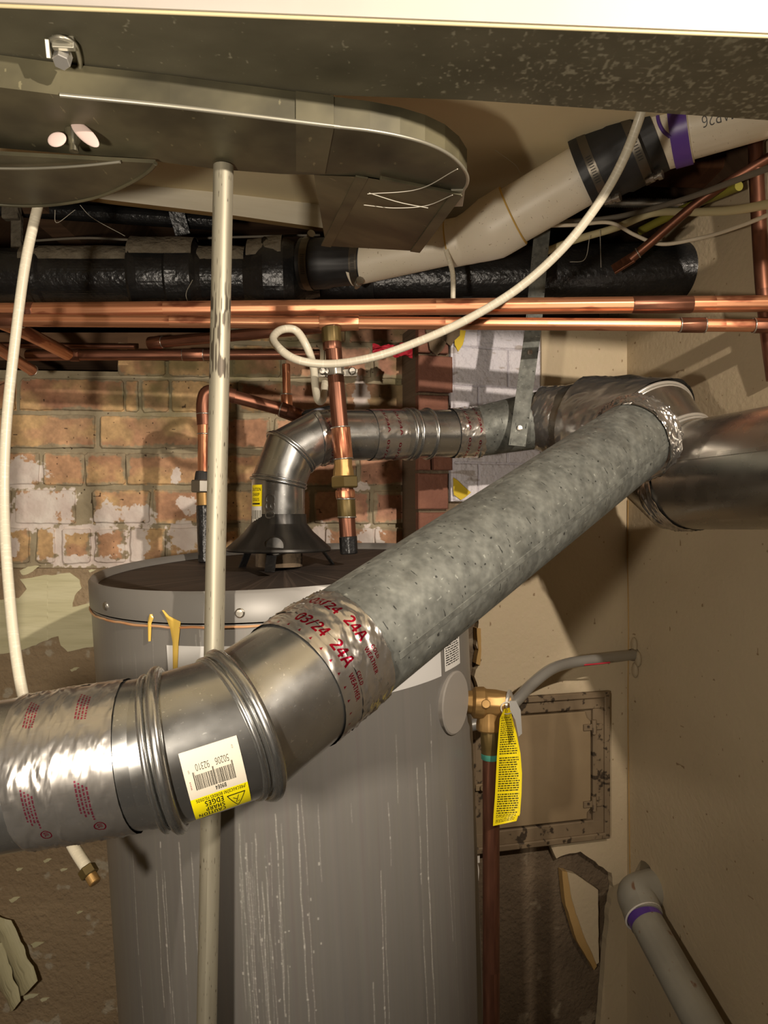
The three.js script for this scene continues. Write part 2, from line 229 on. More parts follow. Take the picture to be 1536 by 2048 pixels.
// brick wall behind the heater: every brick a piece
{
  const w = struct('wall_back', 'old brick wall with flaking white paint behind the heater', 'wall');
  const yOf = (py) => H - (py - 1024) / F * 1.5;
  const jy = [606, 681, 755, 828, 901, 975, 1052, 1130].map(yOf);
  const courses = [
    [[470, 600], [610, 690], [700, 832]],
    [[236, 330], [338, 455], [464, 560], [570, 640], [650, 740], [748, 834]],
    [[-260, -75], [-65, 30], [40, 247], [249, 276], [284, 336], [343, 470], [478, 566], [574, 682], [692, 834]],
    [[-300, -60], [-50, 190], [200, 400], [410, 540], [550, 690], [700, 834]],
    [[-330, -100], [-90, 76], [88, 168], [170, 250], [253, 420], [430, 560], [570, 712], [721, 834]],
    [[-310, -110], [-100, 20], [29, 150], [186, 300], [306, 400], [410, 520], [530, 620], [630, 740], [748, 834]],
    [[-300, -180], [-170, -90], [-80, -30], [-22, 58], [73, 109], [125, 180], [190, 250], [260, 330], [337, 404], [412, 480], [490, 560], [570, 640], [650, 745], [752, 834]],
  ];
  const bricks = [];
  courses.forEach((c, i) => c.forEach(([a, b]) => { const s0 = brickP.hit(a, 900).s, s1 = brickP.hit(b, 900).s; bricks.push({ s0, s1, y0: jy[i + 1] + 0.0052, y1: jy[i] - 0.0052, px: (a + b) / 2, i, h: hash(a + 999, i, 5), h2: hash(a + 99, i, 8) }); }));
  const W = brickP.L, Y0 = H - 0.14, Y1 = H + 0.46;
  const blobs = [[25, 950, 62, 30], [66, 1012, 52, 34], [132, 1012, 22, 40], [45, 1042, 70, 20], [-60, 1000, 60, 50], [215, 1032, 34, 26], [268, 1036, 36, 26], [180, 1060, 80, 10], [118, 1090, 14, 40], [186, 1090, 9, 36], [270, 1088, 28, 46], [160, 1122, 96, 13], [230, 1126, 80, 12], [18, 1095, 22, 22], [372, 1010, 24, 22], [368, 1074, 34, 32], [352, 950, 12, 16], [640, 1075, 26, 30], [740, 1075, 26, 26], [720, 975, 20, 10], [722, 790, 14, 40]];
  const wallT = tex(2048, 700, (u, v) => {
    const s = u * W, y = Y0 + v * (Y1 - Y0), p = brickP.at(s, y), px = 768 + p.x / -p.z * F, py = 1024 - (p.y - H) / -p.z * F;
    const n = fbm(s * 40, y * 40, 111, 5), n2 = fbm(s * 9, y * 9, 113, 4), n3 = fbm(s * 14, y * 22, 117, 4);
    let c = mix([138, 126, 102], [182, 170, 142], n * 0.6 + n2 * 0.4);                           // mortar
    for (const b of bricks) if (s > b.s0 - 0.001 && s < b.s1 + 0.001 && y > b.y0 - 0.001 && y < b.y1 + 0.001) {
      const ex = Math.min(s - b.s0, b.s1 - s, y - b.y0, b.y1 - y);
      let q = mix([170, 126, 98], [194, 154, 118], b.h); q = mix(q, [204, 172, 122], sm(0.4, 0.65, n3 + (b.h2 - 0.5) * 0.3) * 0.75); q = mix(q, [152, 106, 84], sm(0.55, 0.7, n2) * 0.6);
      if (b.px > 560 && b.i < 6) q = mix(q, [190, 140, 122], 0.5);
      const hf = fbm(s * 150, y * 150, 127, 3); c = mix(q, c, sm(0.007, 0.002, ex + (n3 - 0.45) * 0.02 + (hf - 0.5) * 0.008) * 0.9); q = 0.72 + n * 0.36 + hf * 0.2; c = c.map((k) => k * q); break;
    }
    if (vn(s * 160, y * 160, 119) > 0.955) c = mix(c, [50, 34, 24], 0.7);
    let m = -1; for (const [a, b, e, f] of blobs) m = Math.max(m, 1 - Math.hypot((px - a) / e, (py - b) / f));
    m += (n - 0.5) * 1.1 + (n3 - 0.5) * 0.6 + (fbm(s * 170, y * 170, 128, 3) - 0.5) * 0.9; const k = sm(-0.06, 0.16, m); c = mix(c, mix([206, 188, 180], [240, 234, 226], n), k * 0.95);
    const moss = sm(0.56, 0.7, fbm(s * 11, y * 11, 123, 4)) * sm(H + 0.1, H + 0.25, y); return mix(c, [104, 98, 62], moss * 0.6);
  });
  const wm = S({ map: wallT, bumpMap: tex(1024, 512, (x, y) => fbm(x * 120, y * 50, 125, 4) * 255, { data: true }), bumpScale: 0.0025, roughness: 0.9 });
  const setUV = (g) => worldUV(g, (p) => [p.clone().sub(brickP.o).dot(brickP.u) / W, (p.y - Y0) / (Y1 - Y0)]);
  const sR = brickP.hit(460, 700).s;
  add(w, 'mortar', setUV(brickP.shape([[0, Y0], [W, Y0], [W, jy[0]], [sR, jy[0]], [sR, jy[1] - 0.02], [brickP.hit(236, 700).s, jy[1] - 0.03], [brickP.hit(236, 700).s, jy[2] + 0.012], [0, jy[2] + 0.012]], -0.006, 0.2)), wm);
  bricks.forEach((b) => {
    const j = () => rr(-0.0022, 0.0022), cut = () => rr(0.001, 0.005), c0 = cut(), c1 = cut(), c2 = cut(), c3 = cut();
    const pts = ragged([[b.s0 + c0, b.y0 + j()], [b.s1 - c1, b.y0 + j()], [b.s1 + j(), b.y0 + c1], [b.s1 + j(), b.y1 - c2], [b.s1 - c2, b.y1 + j()], [b.s0 + c3, b.y1 + j()], [b.s0 + j(), b.y1 - c3], [b.s0 + j(), b.y0 + c0]], 0.0026, 0.016, 17);
    add(w, 'brick', setUV(brickP.shape(pts, rr(-0.002, 0.002), 0.012, { bevel: 0.0014 })), wm);
  });
  // rendered footing below the bricks, with a ledge and peeling cream paint
  const fy = yOf(1133);
  const foot = brickP.shape([[0, -0.02], [W + 0.04, -0.02], [W + 0.04, fy - 0.004], [W * 0.7, fy], [W * 0.55, fy - 0.003], [W * 0.35, fy - 0.001], [0, fy]], 0.014, 0.22);
  add(w, 'footing', foot, M.render);
  const P2 = (l) => l.map(([x, y]) => { const h = brickP.hit(x, y, 0.014); return [h.s, h.y]; });
  const patch = (l, m, off = 0.0162, amp = 0.003) => add(w, 'paint_patch', brickP.shape(ragged(P2(l), amp, l.length < 6 ? 0.004 : 0.008), off, 0.0022), m);
  patch([[-420, 1200], [-60, 1204], [38, 1196], [54, 1178], [40, 1158], [96, 1150], [140, 1145], [160, 1160], [164, 1176], [150, 1192], [146, 1214], [182, 1205], [200, 1290], [136, 1303], [122, 1290], [118, 1272], [96, 1280], [42, 1300], [-60, 1320], [-420, 1330]], M.cream);
  for (const [x, y, a] of [[60, 1143, 20], [185, 1142, 8], [30, 1800, 12], [95, 1722, 9], [160, 1825, 7], [75, 1890, 14], [62, 1995, 16], [128, 1740, 8], [40, 1740, 8], [150, 1340, 10], [90, 2000, 10]]) patch([[x - a, y - a * 0.1], [x - a * 0.2, y - a * 0.5], [x + a, y - a * 0.5], [x + a * 0.3, y], [x - a * 0.6, y + a * 0.35]], M.cream, 0.0152, 0.0038);
  // curled flakes hanging off the footing, low on the wall
  const flake = (pts, bend, m) => { const [a, b, c, d] = pts.map(([x, y, o]) => brickP.hit(x, y, 0.014 + o).p); add(w, 'paint_flake', grid(14, 6, (t, s) => { const q = a.clone().lerp(b, s).lerp(d.clone().lerp(c, s), t); q.addScaledVector(brickP.n, Math.sin(s * Math.PI) * bend + (fbm(t * 5, s * 4, 131) - 0.5) * 0.012); q.x += (fbm(t * 9, s * 3, 133) - 0.5) * 0.008; return q; }, (t, s) => [t * 0.2, s * 0.07]), m); };
  flake([[-40, 1800, 0.004], [22, 1840, 0.03], [76, 1960, 0.05], [40, 1990, 0.006]], 0.014, M.cream);
  flake([[-60, 1870, 0.01], [4, 1885, 0.03], [42, 2000, 0.035], [22, 2020, 0.006]], 0.01, M.cream);
  // sill beam and the dark joist bay above the wall
  const bay = struct('trim_1', 'dark timber sill and joist bay above the brick wall', 'beam');
  const bb = (n, x0, x1, y0, y1, z0, z1, m = M.woodDark) => { const g = new THREE.BoxGeometry(x1 - x0, y1 - y0, z1 - z0); g.translate((x0 + x1) / 2, (y0 + y1) / 2, (z0 + z1) / 2); add(bay, n, worldUV(g, (p) => [p.x, p.y + p.z]), m); };
  bb('bay_back', -1.9, 1.7, 0, LOFT + 0.1, -3.1, -3.0); bb('subfloor', -1.9, 1.7, LOFT, LOFT + 0.05, -3.05, 0.1); bb('bay_side', -1.95, -1.9, 0, LOFT, -3.05, -1.4); bb('bay_side', 1.7, 1.75, 0, LOFT, -3.05, -0.5);
  bb('sill_beam', -1.9, -0.34, H + 0.296, H + 0.35, -1.62, -1.5); bb('sill_beam', -0.36, 0.5, H + 0.36, H + 0.42, -1.98, -1.63);
  for (const x of [-1.1, -0.7, 0.62]) bb('joist', x, x + 0.05, CEIL + 0.03, LOFT, -3.0, -0.9);
}
// chimney breast: masonry, painted plaster with a broken edge
{
  const w = struct('wall_chimney', 'painted chimney breast with broken plaster beside the heater', 'wall');
  const top = H + 0.36, L = chimP.L;
  add(w, 'masonry', chimP.shape([[0.004, 0], [L + 0.12, 0], [L + 0.12, top - 0.004], [0.004, top - 0.004]], -0.016, 0.12), M.rubble);
  const q = (l, off = 0) => l.map(([x, y]) => { const h = chimP.hit(x, y, off); return [h.s, h.y]; });
  // bare red bricks on the corner
  const y0 = H - 0.14; let k = 0;
  for (let y = y0; y < top - 0.01; y += 0.0727, k++) {
    const e = k % 2 ? chimP.hit(906, 900).s : chimP.hit(898, 900).s, m = chimP.hit(866, 900).s;
    for (const [a, b] of k % 3 ? [[0, e]] : [[0, m - 0.003], [m + 0.003, e]]) { const h1 = Math.min(y + 0.0665, top); add(w, 'brick', chimP.shape(ragged([[a, y], [b, y], [b, h1], [a, h1]], 0.0015, 0.025, 19), rr(-0.004, 0.001), 0.02, { bevel: 0.002 }), M.redBrick); }
  }
  // painted rough brick
  const e0 = chimP.hit(907, 900).s, e1 = chimP.hit(1082, 900).s; k = 0;
  add(w, 'paint_bed', chimP.shape([[e0 - 0.004, H + 0.02], [e1, H + 0.02], [e1, top], [e0 - 0.004, top]], -0.0035, 0.015), M.lilac);
  for (let y = H + 0.02; y < top - 0.01; y += 0.0727, k++) {
    const h1 = Math.min(y + 0.071, top), cuts = k % 2 ? [e0, e0 + 0.11, e1] : [e0, e0 + 0.05, e0 + 0.145, e1];
    for (let i = 0; i + 1 < cuts.length; i++) add(w, 'brick', chimP.shape(ragged([[cuts[i] + 0.001, y], [cuts[i + 1] - 0.001, y], [cuts[i + 1] - 0.001, h1], [cuts[i] + 0.001, h1]], 0.0012, 0.02, 23), rr(-0.002, 0.002), 0.02, { bevel: 0.0025 }), M.lilac);
  }
  for (const l of [[[908, 660], [930, 662], [924, 690], [915, 704], [908, 690]], [[905, 955], [940, 985], [920, 1000], [906, 990]]]) add(w, 'paint_patch', chimP.shape(ragged(q(l), 0.002, 0.012), 0.0045, 0.002), M.yellowPaint);
  // plaster sheet
  const pl = [[957, 1245], [952, 1290], [962, 1320], [948, 1352], [956, 1376], [950, 1400], [948, 1690], [1100, 1690], [1112, 1716], [1120, 1712], [1160, 1702], [1190, 1722], [1196, 1730], [1222, 1745], [1226, 1775], [1216, 1830], [1210, 1900], [1206, 1960], [1198, 2060], [1180, 2300], [1160, 2600], [1253, 2600], [1253, 640]];
  const lo = q(pl).map(([s, y]) => [Math.min(s, L), Math.max(0, Math.min(top, y))]);
  const mid = [[e1 + 0.0005, top], [e1 + 0.0005, H + 0.02], [chimP.hit(930, 980).s, H + 0.02]];
  const br = ragged([...lo.slice(0, 21), [lo[20][0], 0]], 0.0028, 0.012, 29, true);
  add(w, 'plaster', chimP.shape([...br, [L, 0], [L, top], ...mid], 0.002, 0.016), M.beige);
  // loose slab of plaster leaning in the hole
  add(w, 'plaster_piece', chimP.shape(ragged(q([[1124, 1740], [1150, 1748], [1196, 1780], [1198, 1925], [1186, 1935], [1160, 1880], [1138, 1815]]), 0.002, 0.014, 31), 0.0, 0.012), M.beige);
  add(w, 'plaster_piece', chimP.shape(ragged(q([[1122, 1740], [1132, 1742], [1142, 1800], [1166, 1872], [1192, 1930], [1186, 1938], [1152, 1880], [1130, 1810]]), 0.002, 0.014, 33), 0.004, 0.016), M.beigeEdge);
  add(w, 'plaster_piece', chimP.shape(ragged(q([[952, 1256], [960, 1256], [961, 1300], [958, 1330], [950, 1326], [955, 1300]]), 0.002, 0.01, 35), 0.005, 0.018), M.beigeEdge);
  for (const [x, y, a] of [[900, 672, 0], [872, 690, 1]]) add(w, 'spalled_patch', chimP.shape(ragged(q([[x - 22, y - 40], [x + 20, y - 40], [x + 18, y], [x, y + 22], [x - 14, y + 10]]), 0.003, 0.012, 37 + a), 0.005, 0.004), M.rubble);
}
{
  const hc = rightP.hit(1294, 1774), ring = []; for (let k = 0; k < 22; k++) { const th = k / 22 * Math.PI * 2, r = 0.041 + 0.012 * (fbm(Math.cos(th) * 2 + 5, Math.sin(th) * 2 + 5, 301, 3) - 0.3); ring.push([hc.s + Math.cos(th) * r, hc.y + Math.sin(th) * r]); }
  const wasteHole = ring;             // ragged opening where the waste pipe leaves
  const w = struct('wall_right', 'beige plastered side wall with pipes passing in front', 'wall');
  const g = rightP.shape([[-0.7, 0], [2.2, 0], [2.2, LOFT], [0.35, LOFT], [0.35, H + 0.52], [-0.7, H + 0.5]], 0, 0.03, { holes: [wasteHole] }); add(w, 'plaster', g, M.beige);
  add(w, 'masonry', rightP.shape([[-0.7, 0], [2.2, 0], [2.2, LOFT], [0.35, LOFT], [0.35, H + 0.51], [-0.7, H + 0.49]], -0.09, 0.08), M.rubble);
  const crack = (l, r) => add(w, 'crack', sweep(l.map(([x, y]) => rightP.hit(x, y, 0.0006).p), r, { nt: 6 }), M.beigeEdge);
  crack([[1256, 1000], [1255, 1100], [1257, 1250], [1256, 1420], [1258, 1600], [1260, 1760]], 0.0012);
  for (const [x, y] of [[1268, 1290], [1276, 1318], [1270, 1340]]) { const p = rightP.hit(x, y, 0.002).p; const s = new THREE.IcosahedronGeometry(0.012, 2); s.scale(0.5, 1.3, 1); s.translate(p.x, p.y, p.z); add(w, 'filler_lump', s, M.beige); }
}
{
  const w = struct('wall_left', 'rendered wall outside the picture to the left', 'wall');
  const g = new THREE.BoxGeometry(0.1, LOFT, 4.2); g.translate(-1.55, LOFT / 2, -0.1); add(w, 'plaster', worldUV(g, (p) => [p.z, p.y]), M.render);
  const w2 = struct('wall_front', 'plastered wall behind the viewer', 'wall');
  const g2 = new THREE.BoxGeometry(4.4, LOFT, 0.1); g2.translate(0.2, LOFT / 2, 1.65); add(w2, 'plaster', worldUV(g2, (p) => [p.x, p.y]), M.beige);
  const c = struct('ceiling', 'pale plaster ceiling with a broken back edge', 'ceiling');
  const cp = (px, py) => { const d = 0.55 * F / (1024 - py); return [(px - 768) / F * d, d]; };
  const pts = [[-1.6, -1.65], [2.2, -1.65], [2.2, 0.75], cp(1536, 210), cp(1290, 330), cp(1120, 425), cp(940, 436), cp(800, 448), cp(640, 456), cp(420, 422), cp(210, 398), [-1.6, 1.25]];
  const sh = new THREE.Shape(pts.map((p) => new THREE.Vector2(p[0], p[1])));
  const cg = new THREE.ExtrudeGeometry(sh, { depth: 0.022, bevelEnabled: false }); cg.rotateX(-Math.PI / 2); cg.translate(0, CEIL, 0); add(c, 'plaster', worldUV(cg, (p) => [p.x, p.z]), M.ceil);
}

{
  const w = struct('trim_2', 'white painted board hanging from the ceiling behind the stand pipe', 'board');
  const l = [[120, 386, 1.27], [210, 399, 1.28], [420, 424, 1.32], [660, 458, 1.38], [700, 462, 1.39]], lo = l.map((p) => U(...p)), hi = lo.map((p) => p.clone().setY(CEIL + 0.01)), back = lo.map((p) => p.clone().add(V(0, 0.004, -0.03)));
  const board = grid(1, 4, (t, s) => hi[Math.round(s * 4)].clone().lerp(lo[Math.round(s * 4)], t), (t, s) => [s * 0.5, t * 0.1]);
  add(w, 'face', board, M.boardWhite); add(w, 'lower_edge', grid(1, 4, (t, s) => lo[Math.round(s * 4)].clone().lerp(back[Math.round(s * 4)], t), (t, s) => [s * 0.5, t * 0.1]), M.beigeEdge); add(w, 'back_face', grid(1, 4, (t, s) => hi[Math.round(s * 4)].clone().add(V(0, 0, -0.03)).lerp(back[Math.round(s * 4)], t), (t, s) => [s * 0.5, t * 0.1]), M.boardWhite);
}
// ---------------------------------------------------------------- water heater
const hTop = V(-0.147, H - 0.0765, -1.1225), hDir = V(0.045, -1, -0.055).normalize(), hR = 0.265, hLen = 1.528;
const hBot = hTop.clone().addScaledVector(hDir, hLen);
function heaterHit(px, py, r = hR) {            // where a sight line meets the jacket
  const o = V(0, H, 0).sub(hTop), d = U(px, py, 1).sub(V(0, H, 0)).normalize(), od = o.dot(hDir), dd = d.dot(hDir);
  const A = 1 - dd * dd, B = o.dot(d) - od * dd, C = o.dot(o) - od * od - r * r, q = Math.sqrt(Math.max(0, B * B - A * C)), t = (-B - q) / A;
  const p = V(0, H, 0).addScaledVector(d, t), z = p.clone().sub(hTop).dot(hDir), n = p.clone().sub(hTop).addScaledVector(hDir, -z).normalize(); return { p, n, z };
}
const [hE1, hE2] = frame(hDir, V(0, 0, 1));
const hTh = (n) => Math.atan2(n.dot(hE2), n.dot(hE1));
{
  const t = thing('water_heater', 'tall grey water heater tank with dried white drips down its jacket', 'water heater', hBot);
  const jt = canvasTex(2048, 2048, (c, w, h) => {  // u along the tank from the top, v around it
    c.fillStyle = 'rgb(126,123,118)'; c.fillRect(0, 0, w, h);
    for (let i = 0; i < 2600; i++) { const v = Math.floor(rr(106, 146)); c.fillStyle = `rgba(${v},${v - 3},${v - 8},0.10)`; c.fillRect(rr(-200, w), rr(0, h), rr(200, 900), rr(1, 7)); }
    const X = (z) => z / hLen * w, Yv = (th) => (1 - ((th + 3 * Math.PI) % (2 * Math.PI)) / (2 * Math.PI)) * h;
    const streak = (px, py0, py1, wd, al, seg = 1) => {
      const a = heaterHit(px, py0), b = heaterHit(px + (py1 - py0) * 0.045, py1); const y0 = Yv(hTh(a.n)), x0 = X(a.z), x1 = X(b.z); let off = 0;
      const n = Math.max(6, Math.floor((x1 - x0) / 9)); let on = true;
      for (let i = 0; i < n; i++) {
        const o0 = off; off += rr(-0.55, 0.55); if (rnd() < (on ? 0.035 : 0.16) * seg) on = !on;
        c.strokeStyle = `rgba(222,218,208,${al * (on ? rr(0.55, 0.95) : rr(0.08, 0.25))})`; c.lineWidth = wd * rr(0.55, 1.05);
        c.beginPath(); c.moveTo(x0 + (x1 - x0) * i / n, y0 + o0); c.lineTo(x0 + (x1 - x0) * (i + 1.15) / n, y0 + off); c.stroke();
        if (rnd() < 0.025) { c.fillStyle = `rgba(230,226,218,${al})`; c.fillRect(x0 + (x1 - x0) * i / n, y0 + off - wd, rr(2, 5), wd * 1.6); }
      }
    };
    for (const [px, a, b, wd, al] of [[214, 1700, 2048, 1.2, .7], [262, 1660, 2100, 1.6, .55], [266, 1250, 1500, 1.5, .3], [310, 1700, 1980, 2, .6], [318, 1640, 2100, 2.2, .7], [326, 1700, 2100, 1.6, .6], [355, 1640, 2100, 1.8, .85], [380, 1660, 1950, 1.4, .5], [302, 1220, 1480, 1.3, .3], [396, 1200, 1340, 2, .35], [388, 1210, 1340, 1.4, .3], [476, 1600, 2100, 1.6, .45], [490, 1640, 2100, 2.4, .45], [496, 1700, 2100, 1.6, .5], [508, 1620, 2100, 2, .5], [522, 1720, 2100, 2.2, .55], [530, 1700, 2060, 1.4, .5], [548, 1580, 2100, 2, .6], [560, 1600, 2100, 1.4, .5], [592, 1560, 2020, 2, .6], [600, 1540, 2060, 1.5, .45], [634, 1560, 1720, 1.5, .35], [760, 1700, 2100, 1.8, .6], [768, 1740, 2100, 1.4, .5], [745, 1930, 2100, 1.8, .6], [774, 1560, 1690, 1.3, .4], [832, 1490, 2100, 2, .5], [848, 1480, 2100, 1.8, .65], [858, 1740, 2100, 1.4, .5], [892, 1560, 1850, 1.6, .55], [903, 1640, 2100, 1.3, .3], [920, 1560, 2100, 1.2, .3], [790, 1420, 1560, 1.5, .35], [858, 1360, 1500, 1.6, .4], [700, 1560, 1600, 1.4, .3], [240, 1260, 1400, 1, .25]]) streak(px, a, b, wd, al);
    for (let i = 0; i < 26; i++) { const y = rr(1600, 1900); streak(rr(470, 560), y, y + rr(80, 300), rr(0.6, 1.2), rr(0.15, 0.5)); }
    for (let i = 0; i < 34; i++) { const a = heaterHit(rr(470, 640), rr(1650, 2048)); c.fillStyle = 'rgba(230,226,216,.6)'; c.fillRect(X(a.z), Yv(hTh(a.n)), rr(2, 6), rr(1, 3)); }
  });
  jt.wrapS = jt.wrapT = THREE.RepeatWrapping;
  const jm = PH({ map: jt, roughness: 0.38, metalness: 0.15, clearcoat: 0.25, clearcoatRoughness: 0.3 });
  const jl = PH({ color: rgb(124, 121, 116), roughness: 0.4, metalness: 0.15 });
  const along = (z) => hTop.clone().addScaledVector(hDir, z);
  const jk = seg(along(0.034), along(hLen - 0.01), hR, hR, { ref: V(0, 0, 1), th0: -Math.PI, th1: Math.PI, uvn: true, nt: 128 });
  add(t, 'jacket', jk, jm, 'grey jacket streaked with white drips');
  const R = hR + 0.0016;
  add(t, 'base_ring', turned(along(hLen - 0.03), along(hLen), [[0, hR], [0.002, R], [0.028, R], [0.03, R - 0.01], [0.03, 0]], { nt: 96 }), jl);
  const lid = add(t, 'lid', turned(along(-0.004), along(1), [[0.010, R - 0.012], [0.002, R - 0.008], [0, R - 0.003], [0.004, R], [0.036, R]], { nt: 120, crease: 0.9 }), jl, 'grey lid skirt');
  add(t, 'lid_top', turned(along(0.006), along(1), [[0, 0], [0, 0.1], [0, 0.2], [0.0, R - 0.010]], { nt: 96, ur: 0.15 }), S({ map: tex(512, 512, (x, y) => mix(mix([34, 28, 24], [74, 62, 54], fbm(x * 8, y * 30, 141, 5)), [128, 112, 100], sm(0.62, 0.75, fbm(x * 14, y * 60, 143, 4)) * 0.6), { tile: 0.3 }), roughness: 0.6 }), 'dark sooty lid top');
  const st = (z, r, tk) => bead(along(z), hDir, r, hDir, tk);
  add(lid, 'seam', (() => { const pts = []; for (let k = 0; k < 160; k++) { const th = k / 160 * 6.2832, q = along(0.037 + (fbm(k * 0.6, 1, 145) - 0.5) * 0.003); pts.push(q.addScaledVector(hE1, Math.cos(th) * (R - 0.0004)).addScaledVector(hE2, Math.sin(th) * (R - 0.0004))); } return new THREE.TubeGeometry(new THREE.CatmullRomCurve3(pts, true), 400, 0.0016, 6, true); })(), S({ map: tex(256, 32, (x) => mix([214, 186, 150], [170, 110, 66], fbm(x * 40, 1, 147))), roughness: 0.8 }), 'tan strip of insulation showing at the seam');
  for (const [px, py] of [[212, 1212], [480, 1226], [745, 1224]]) { const h = heaterHit(px, py, R); const sc = add(lid, 'screw', turned(h.p.clone().addScaledVector(h.n, -0.002), h.p.clone().addScaledVector(h.n, 0.01), [[0, 0.0058], [0.003, 0.0056], [0.0046, 0.004], [0.005, 0]], { nt: 18 }), M.steel); sc.userData.label = 'round-headed screw'; }
  // yellow glue runs
  const run = (l) => { const pts = l.map(([x, y, w]) => ({ h: heaterHit(x, y, R + 0.0006), w })); add(t, 'glue_drip', grid(pts.length * 4 - 4, 6, (q, s) => { const f = q * (pts.length - 1), i = Math.min(pts.length - 2, Math.floor(f)), k = f - i, a = pts[i], b = pts[i + 1], p = a.h.p.clone().lerp(b.h.p, k), w = a.w + (b.w - a.w) * k, n = a.h.n; return p.addScaledVector(n, 0.0018 * Math.sin(s * Math.PI)).addScaledVector(hDir.clone().cross(n), (s - 0.5) * w); }, (q, s) => [q, s]), M.goo, 'yellow glue run'); };
  run([[302, 1228, 0.004], [302, 1236, 0.008], [299, 1246, 0.006], [299, 1282, 0.004]]); run([[326, 1220, 0.002], [334, 1232, 0.006], [348, 1243, 0.018], [350, 1258, 0.013], [351, 1285, 0.008], [350, 1345, 0.006]]);
  // labels on the jacket
  const lab = (x0, x1, y0, y1, m, nm, lb) => {    // a curved sheet on the jacket: angle and height ranges
    const p = heaterHit(x0, y0), q2 = heaterHit(x1, y1), a0 = hTh(p.n), a1 = hTh(q2.n);
    return add(t, nm, grid(2, 16, (q, s) => { const th = a0 + (a1 - a0) * s; return along(p.z + (q2.z - p.z) * q).addScaledVector(hE1, Math.cos(th) * (hR + 0.0008)).addScaledVector(hE2, Math.sin(th) * (hR + 0.0008)); }, (q, s) => [s, 1 - q]), m, lb);
  };
  lab(334, 700, 1290, 1420, S({ color: rgb(208, 206, 202), roughness: 0.35 }), 'label_plate', 'blank white plate');
  lab(700, 882, 1180, 1352, S({ color: rgb(214, 212, 208), roughness: 0.35 }), 'label_plate', 'white label mostly behind the flue');
  lab(885, 919, 1250, 1326, S({ map: canvasTex(128, 256, (c, w, h) => { c.fillStyle = '#dcd9d2'; c.fillRect(0, 0, w, h); c.fillStyle = '#25231f'; for (let y = 14; y < 235; y += 13) { let x = 10; while (x < 112) { const l = rr(6, 30); c.fillRect(x, y, Math.min(l, 116 - x), 6); x += l + 5; } } }), roughness: 0.5 }), 'sticker', 'white sticker with fine black print');
  // flange where the relief valve leaves the side
  const e = heaterHit(908, 1405, hR); const ax = e.n.clone();
  add(t, 'escutcheon', turned(e.p.clone().addScaledVector(ax, -0.012), e.p.clone().addScaledVector(ax, 1), [[0, 0.041], [0.014, 0.041], [0.0155, 0.039], [0.016, 0]], { nt: 48 }), S({ color: rgb(150, 144, 136), roughness: 0.5 }), 'round grey plastic flange');
}
// draft hood
{
  const hc = U(558, 1124, 1.12), up = V(0, 1, 0);
  const t = thing('draft_hood', 'black metal draft hood on the water heater lid', 'draft hood', hc);
  add(t, 'skirt', turned(hc, hc.clone().add(up), [[0.016, 0.074], [0.018, 0.076], [0.021, 0.0755], [0.044, 0.05], [0.056, 0.0405], [0.07, 0.0395]], { nt: 48, ur: 0.06 }), S({ map: tex(256, 256, (x, y) => mix([26, 25, 24], [70, 66, 60], fbm(x * 5, y * 12, 151)), { tile: 0.2 }), roughness: 0.4, metalness: 0.4 }));
  add(t, 'collar', turned(hc, hc.clone().add(up), [[-0.006, 0.034], [0.02, 0.034], [0.02, 0.05], [0.016, 0.05]], { nt: 32 }), M.rubble);
  for (const a of [0.4, 2.5, 4.7]) { const d = V(Math.cos(a), 0, -Math.sin(a)); add(t, 'leg', bar(hc.clone().addScaledVector(d, 0.085).add(V(0, -0.004 - 0.02 * (a < 3 && a > 2 ? 1 : 0.2), 0)), hc.clone().addScaledVector(d, 0.055).add(V(0, 0.03, 0)), 0.014, 0.002, d), M.iron); }
  add(t, 'bracket', turned(hc.clone().add(V(0.004, 0.026, 0.068)), hc.clone().add(V(0.004, 0.026, 0.2)), [[0, 0.014], [0.003, 0.012], [0.004, 0]], { nt: 24 }), t.children[0].material);
}

// ---------------------------------------------------------------- stand pipe in front of the heater
{
  const a = U(447, 332, 0.82), b = U(413, 2060, 0.82), d = b.clone().sub(a).normalize(), L = a.y / -d.y;
  const t = thing('stand_pipe', 'slim grey metal pipe standing in front of the water heater', 'pipe', a.clone().addScaledVector(d, L));
  const m = S({ map: tex(256, 1024, (x, y) => { const n = fbm(x * 12, y * 20, 155, 4), k = vn(x * 60, y * 240, 157); let c = mix([146, 140, 122], [184, 178, 158], n); if (k > 0.93) c = mix(c, [60, 52, 42], 0.7); const scr = sm(0.62, 0.7, vn(x * 40, y * 120, 158)) * sm(0.05, 0.08, 1 - y) * (y > 0.885 && y < 0.945 ? 1 : 0); return mix(c, [70, 62, 52], scr * 0.8); }), roughness: 0.5, metalness: 0.5 });
  add(t, 'tube', seg(a, a.clone().addScaledVector(d, L), 0.0106, 0.0106, { nt: 32, nl: 4, disp: null }), m);
  t.children[0].geometry.attributes.uv.array.forEach((v, i, arr) => { if (i % 2 === 0) { const u = arr[i], w = arr[i + 1]; arr[i] = w / 0.0666; arr[i + 1] = 1 - u / L; } });
}

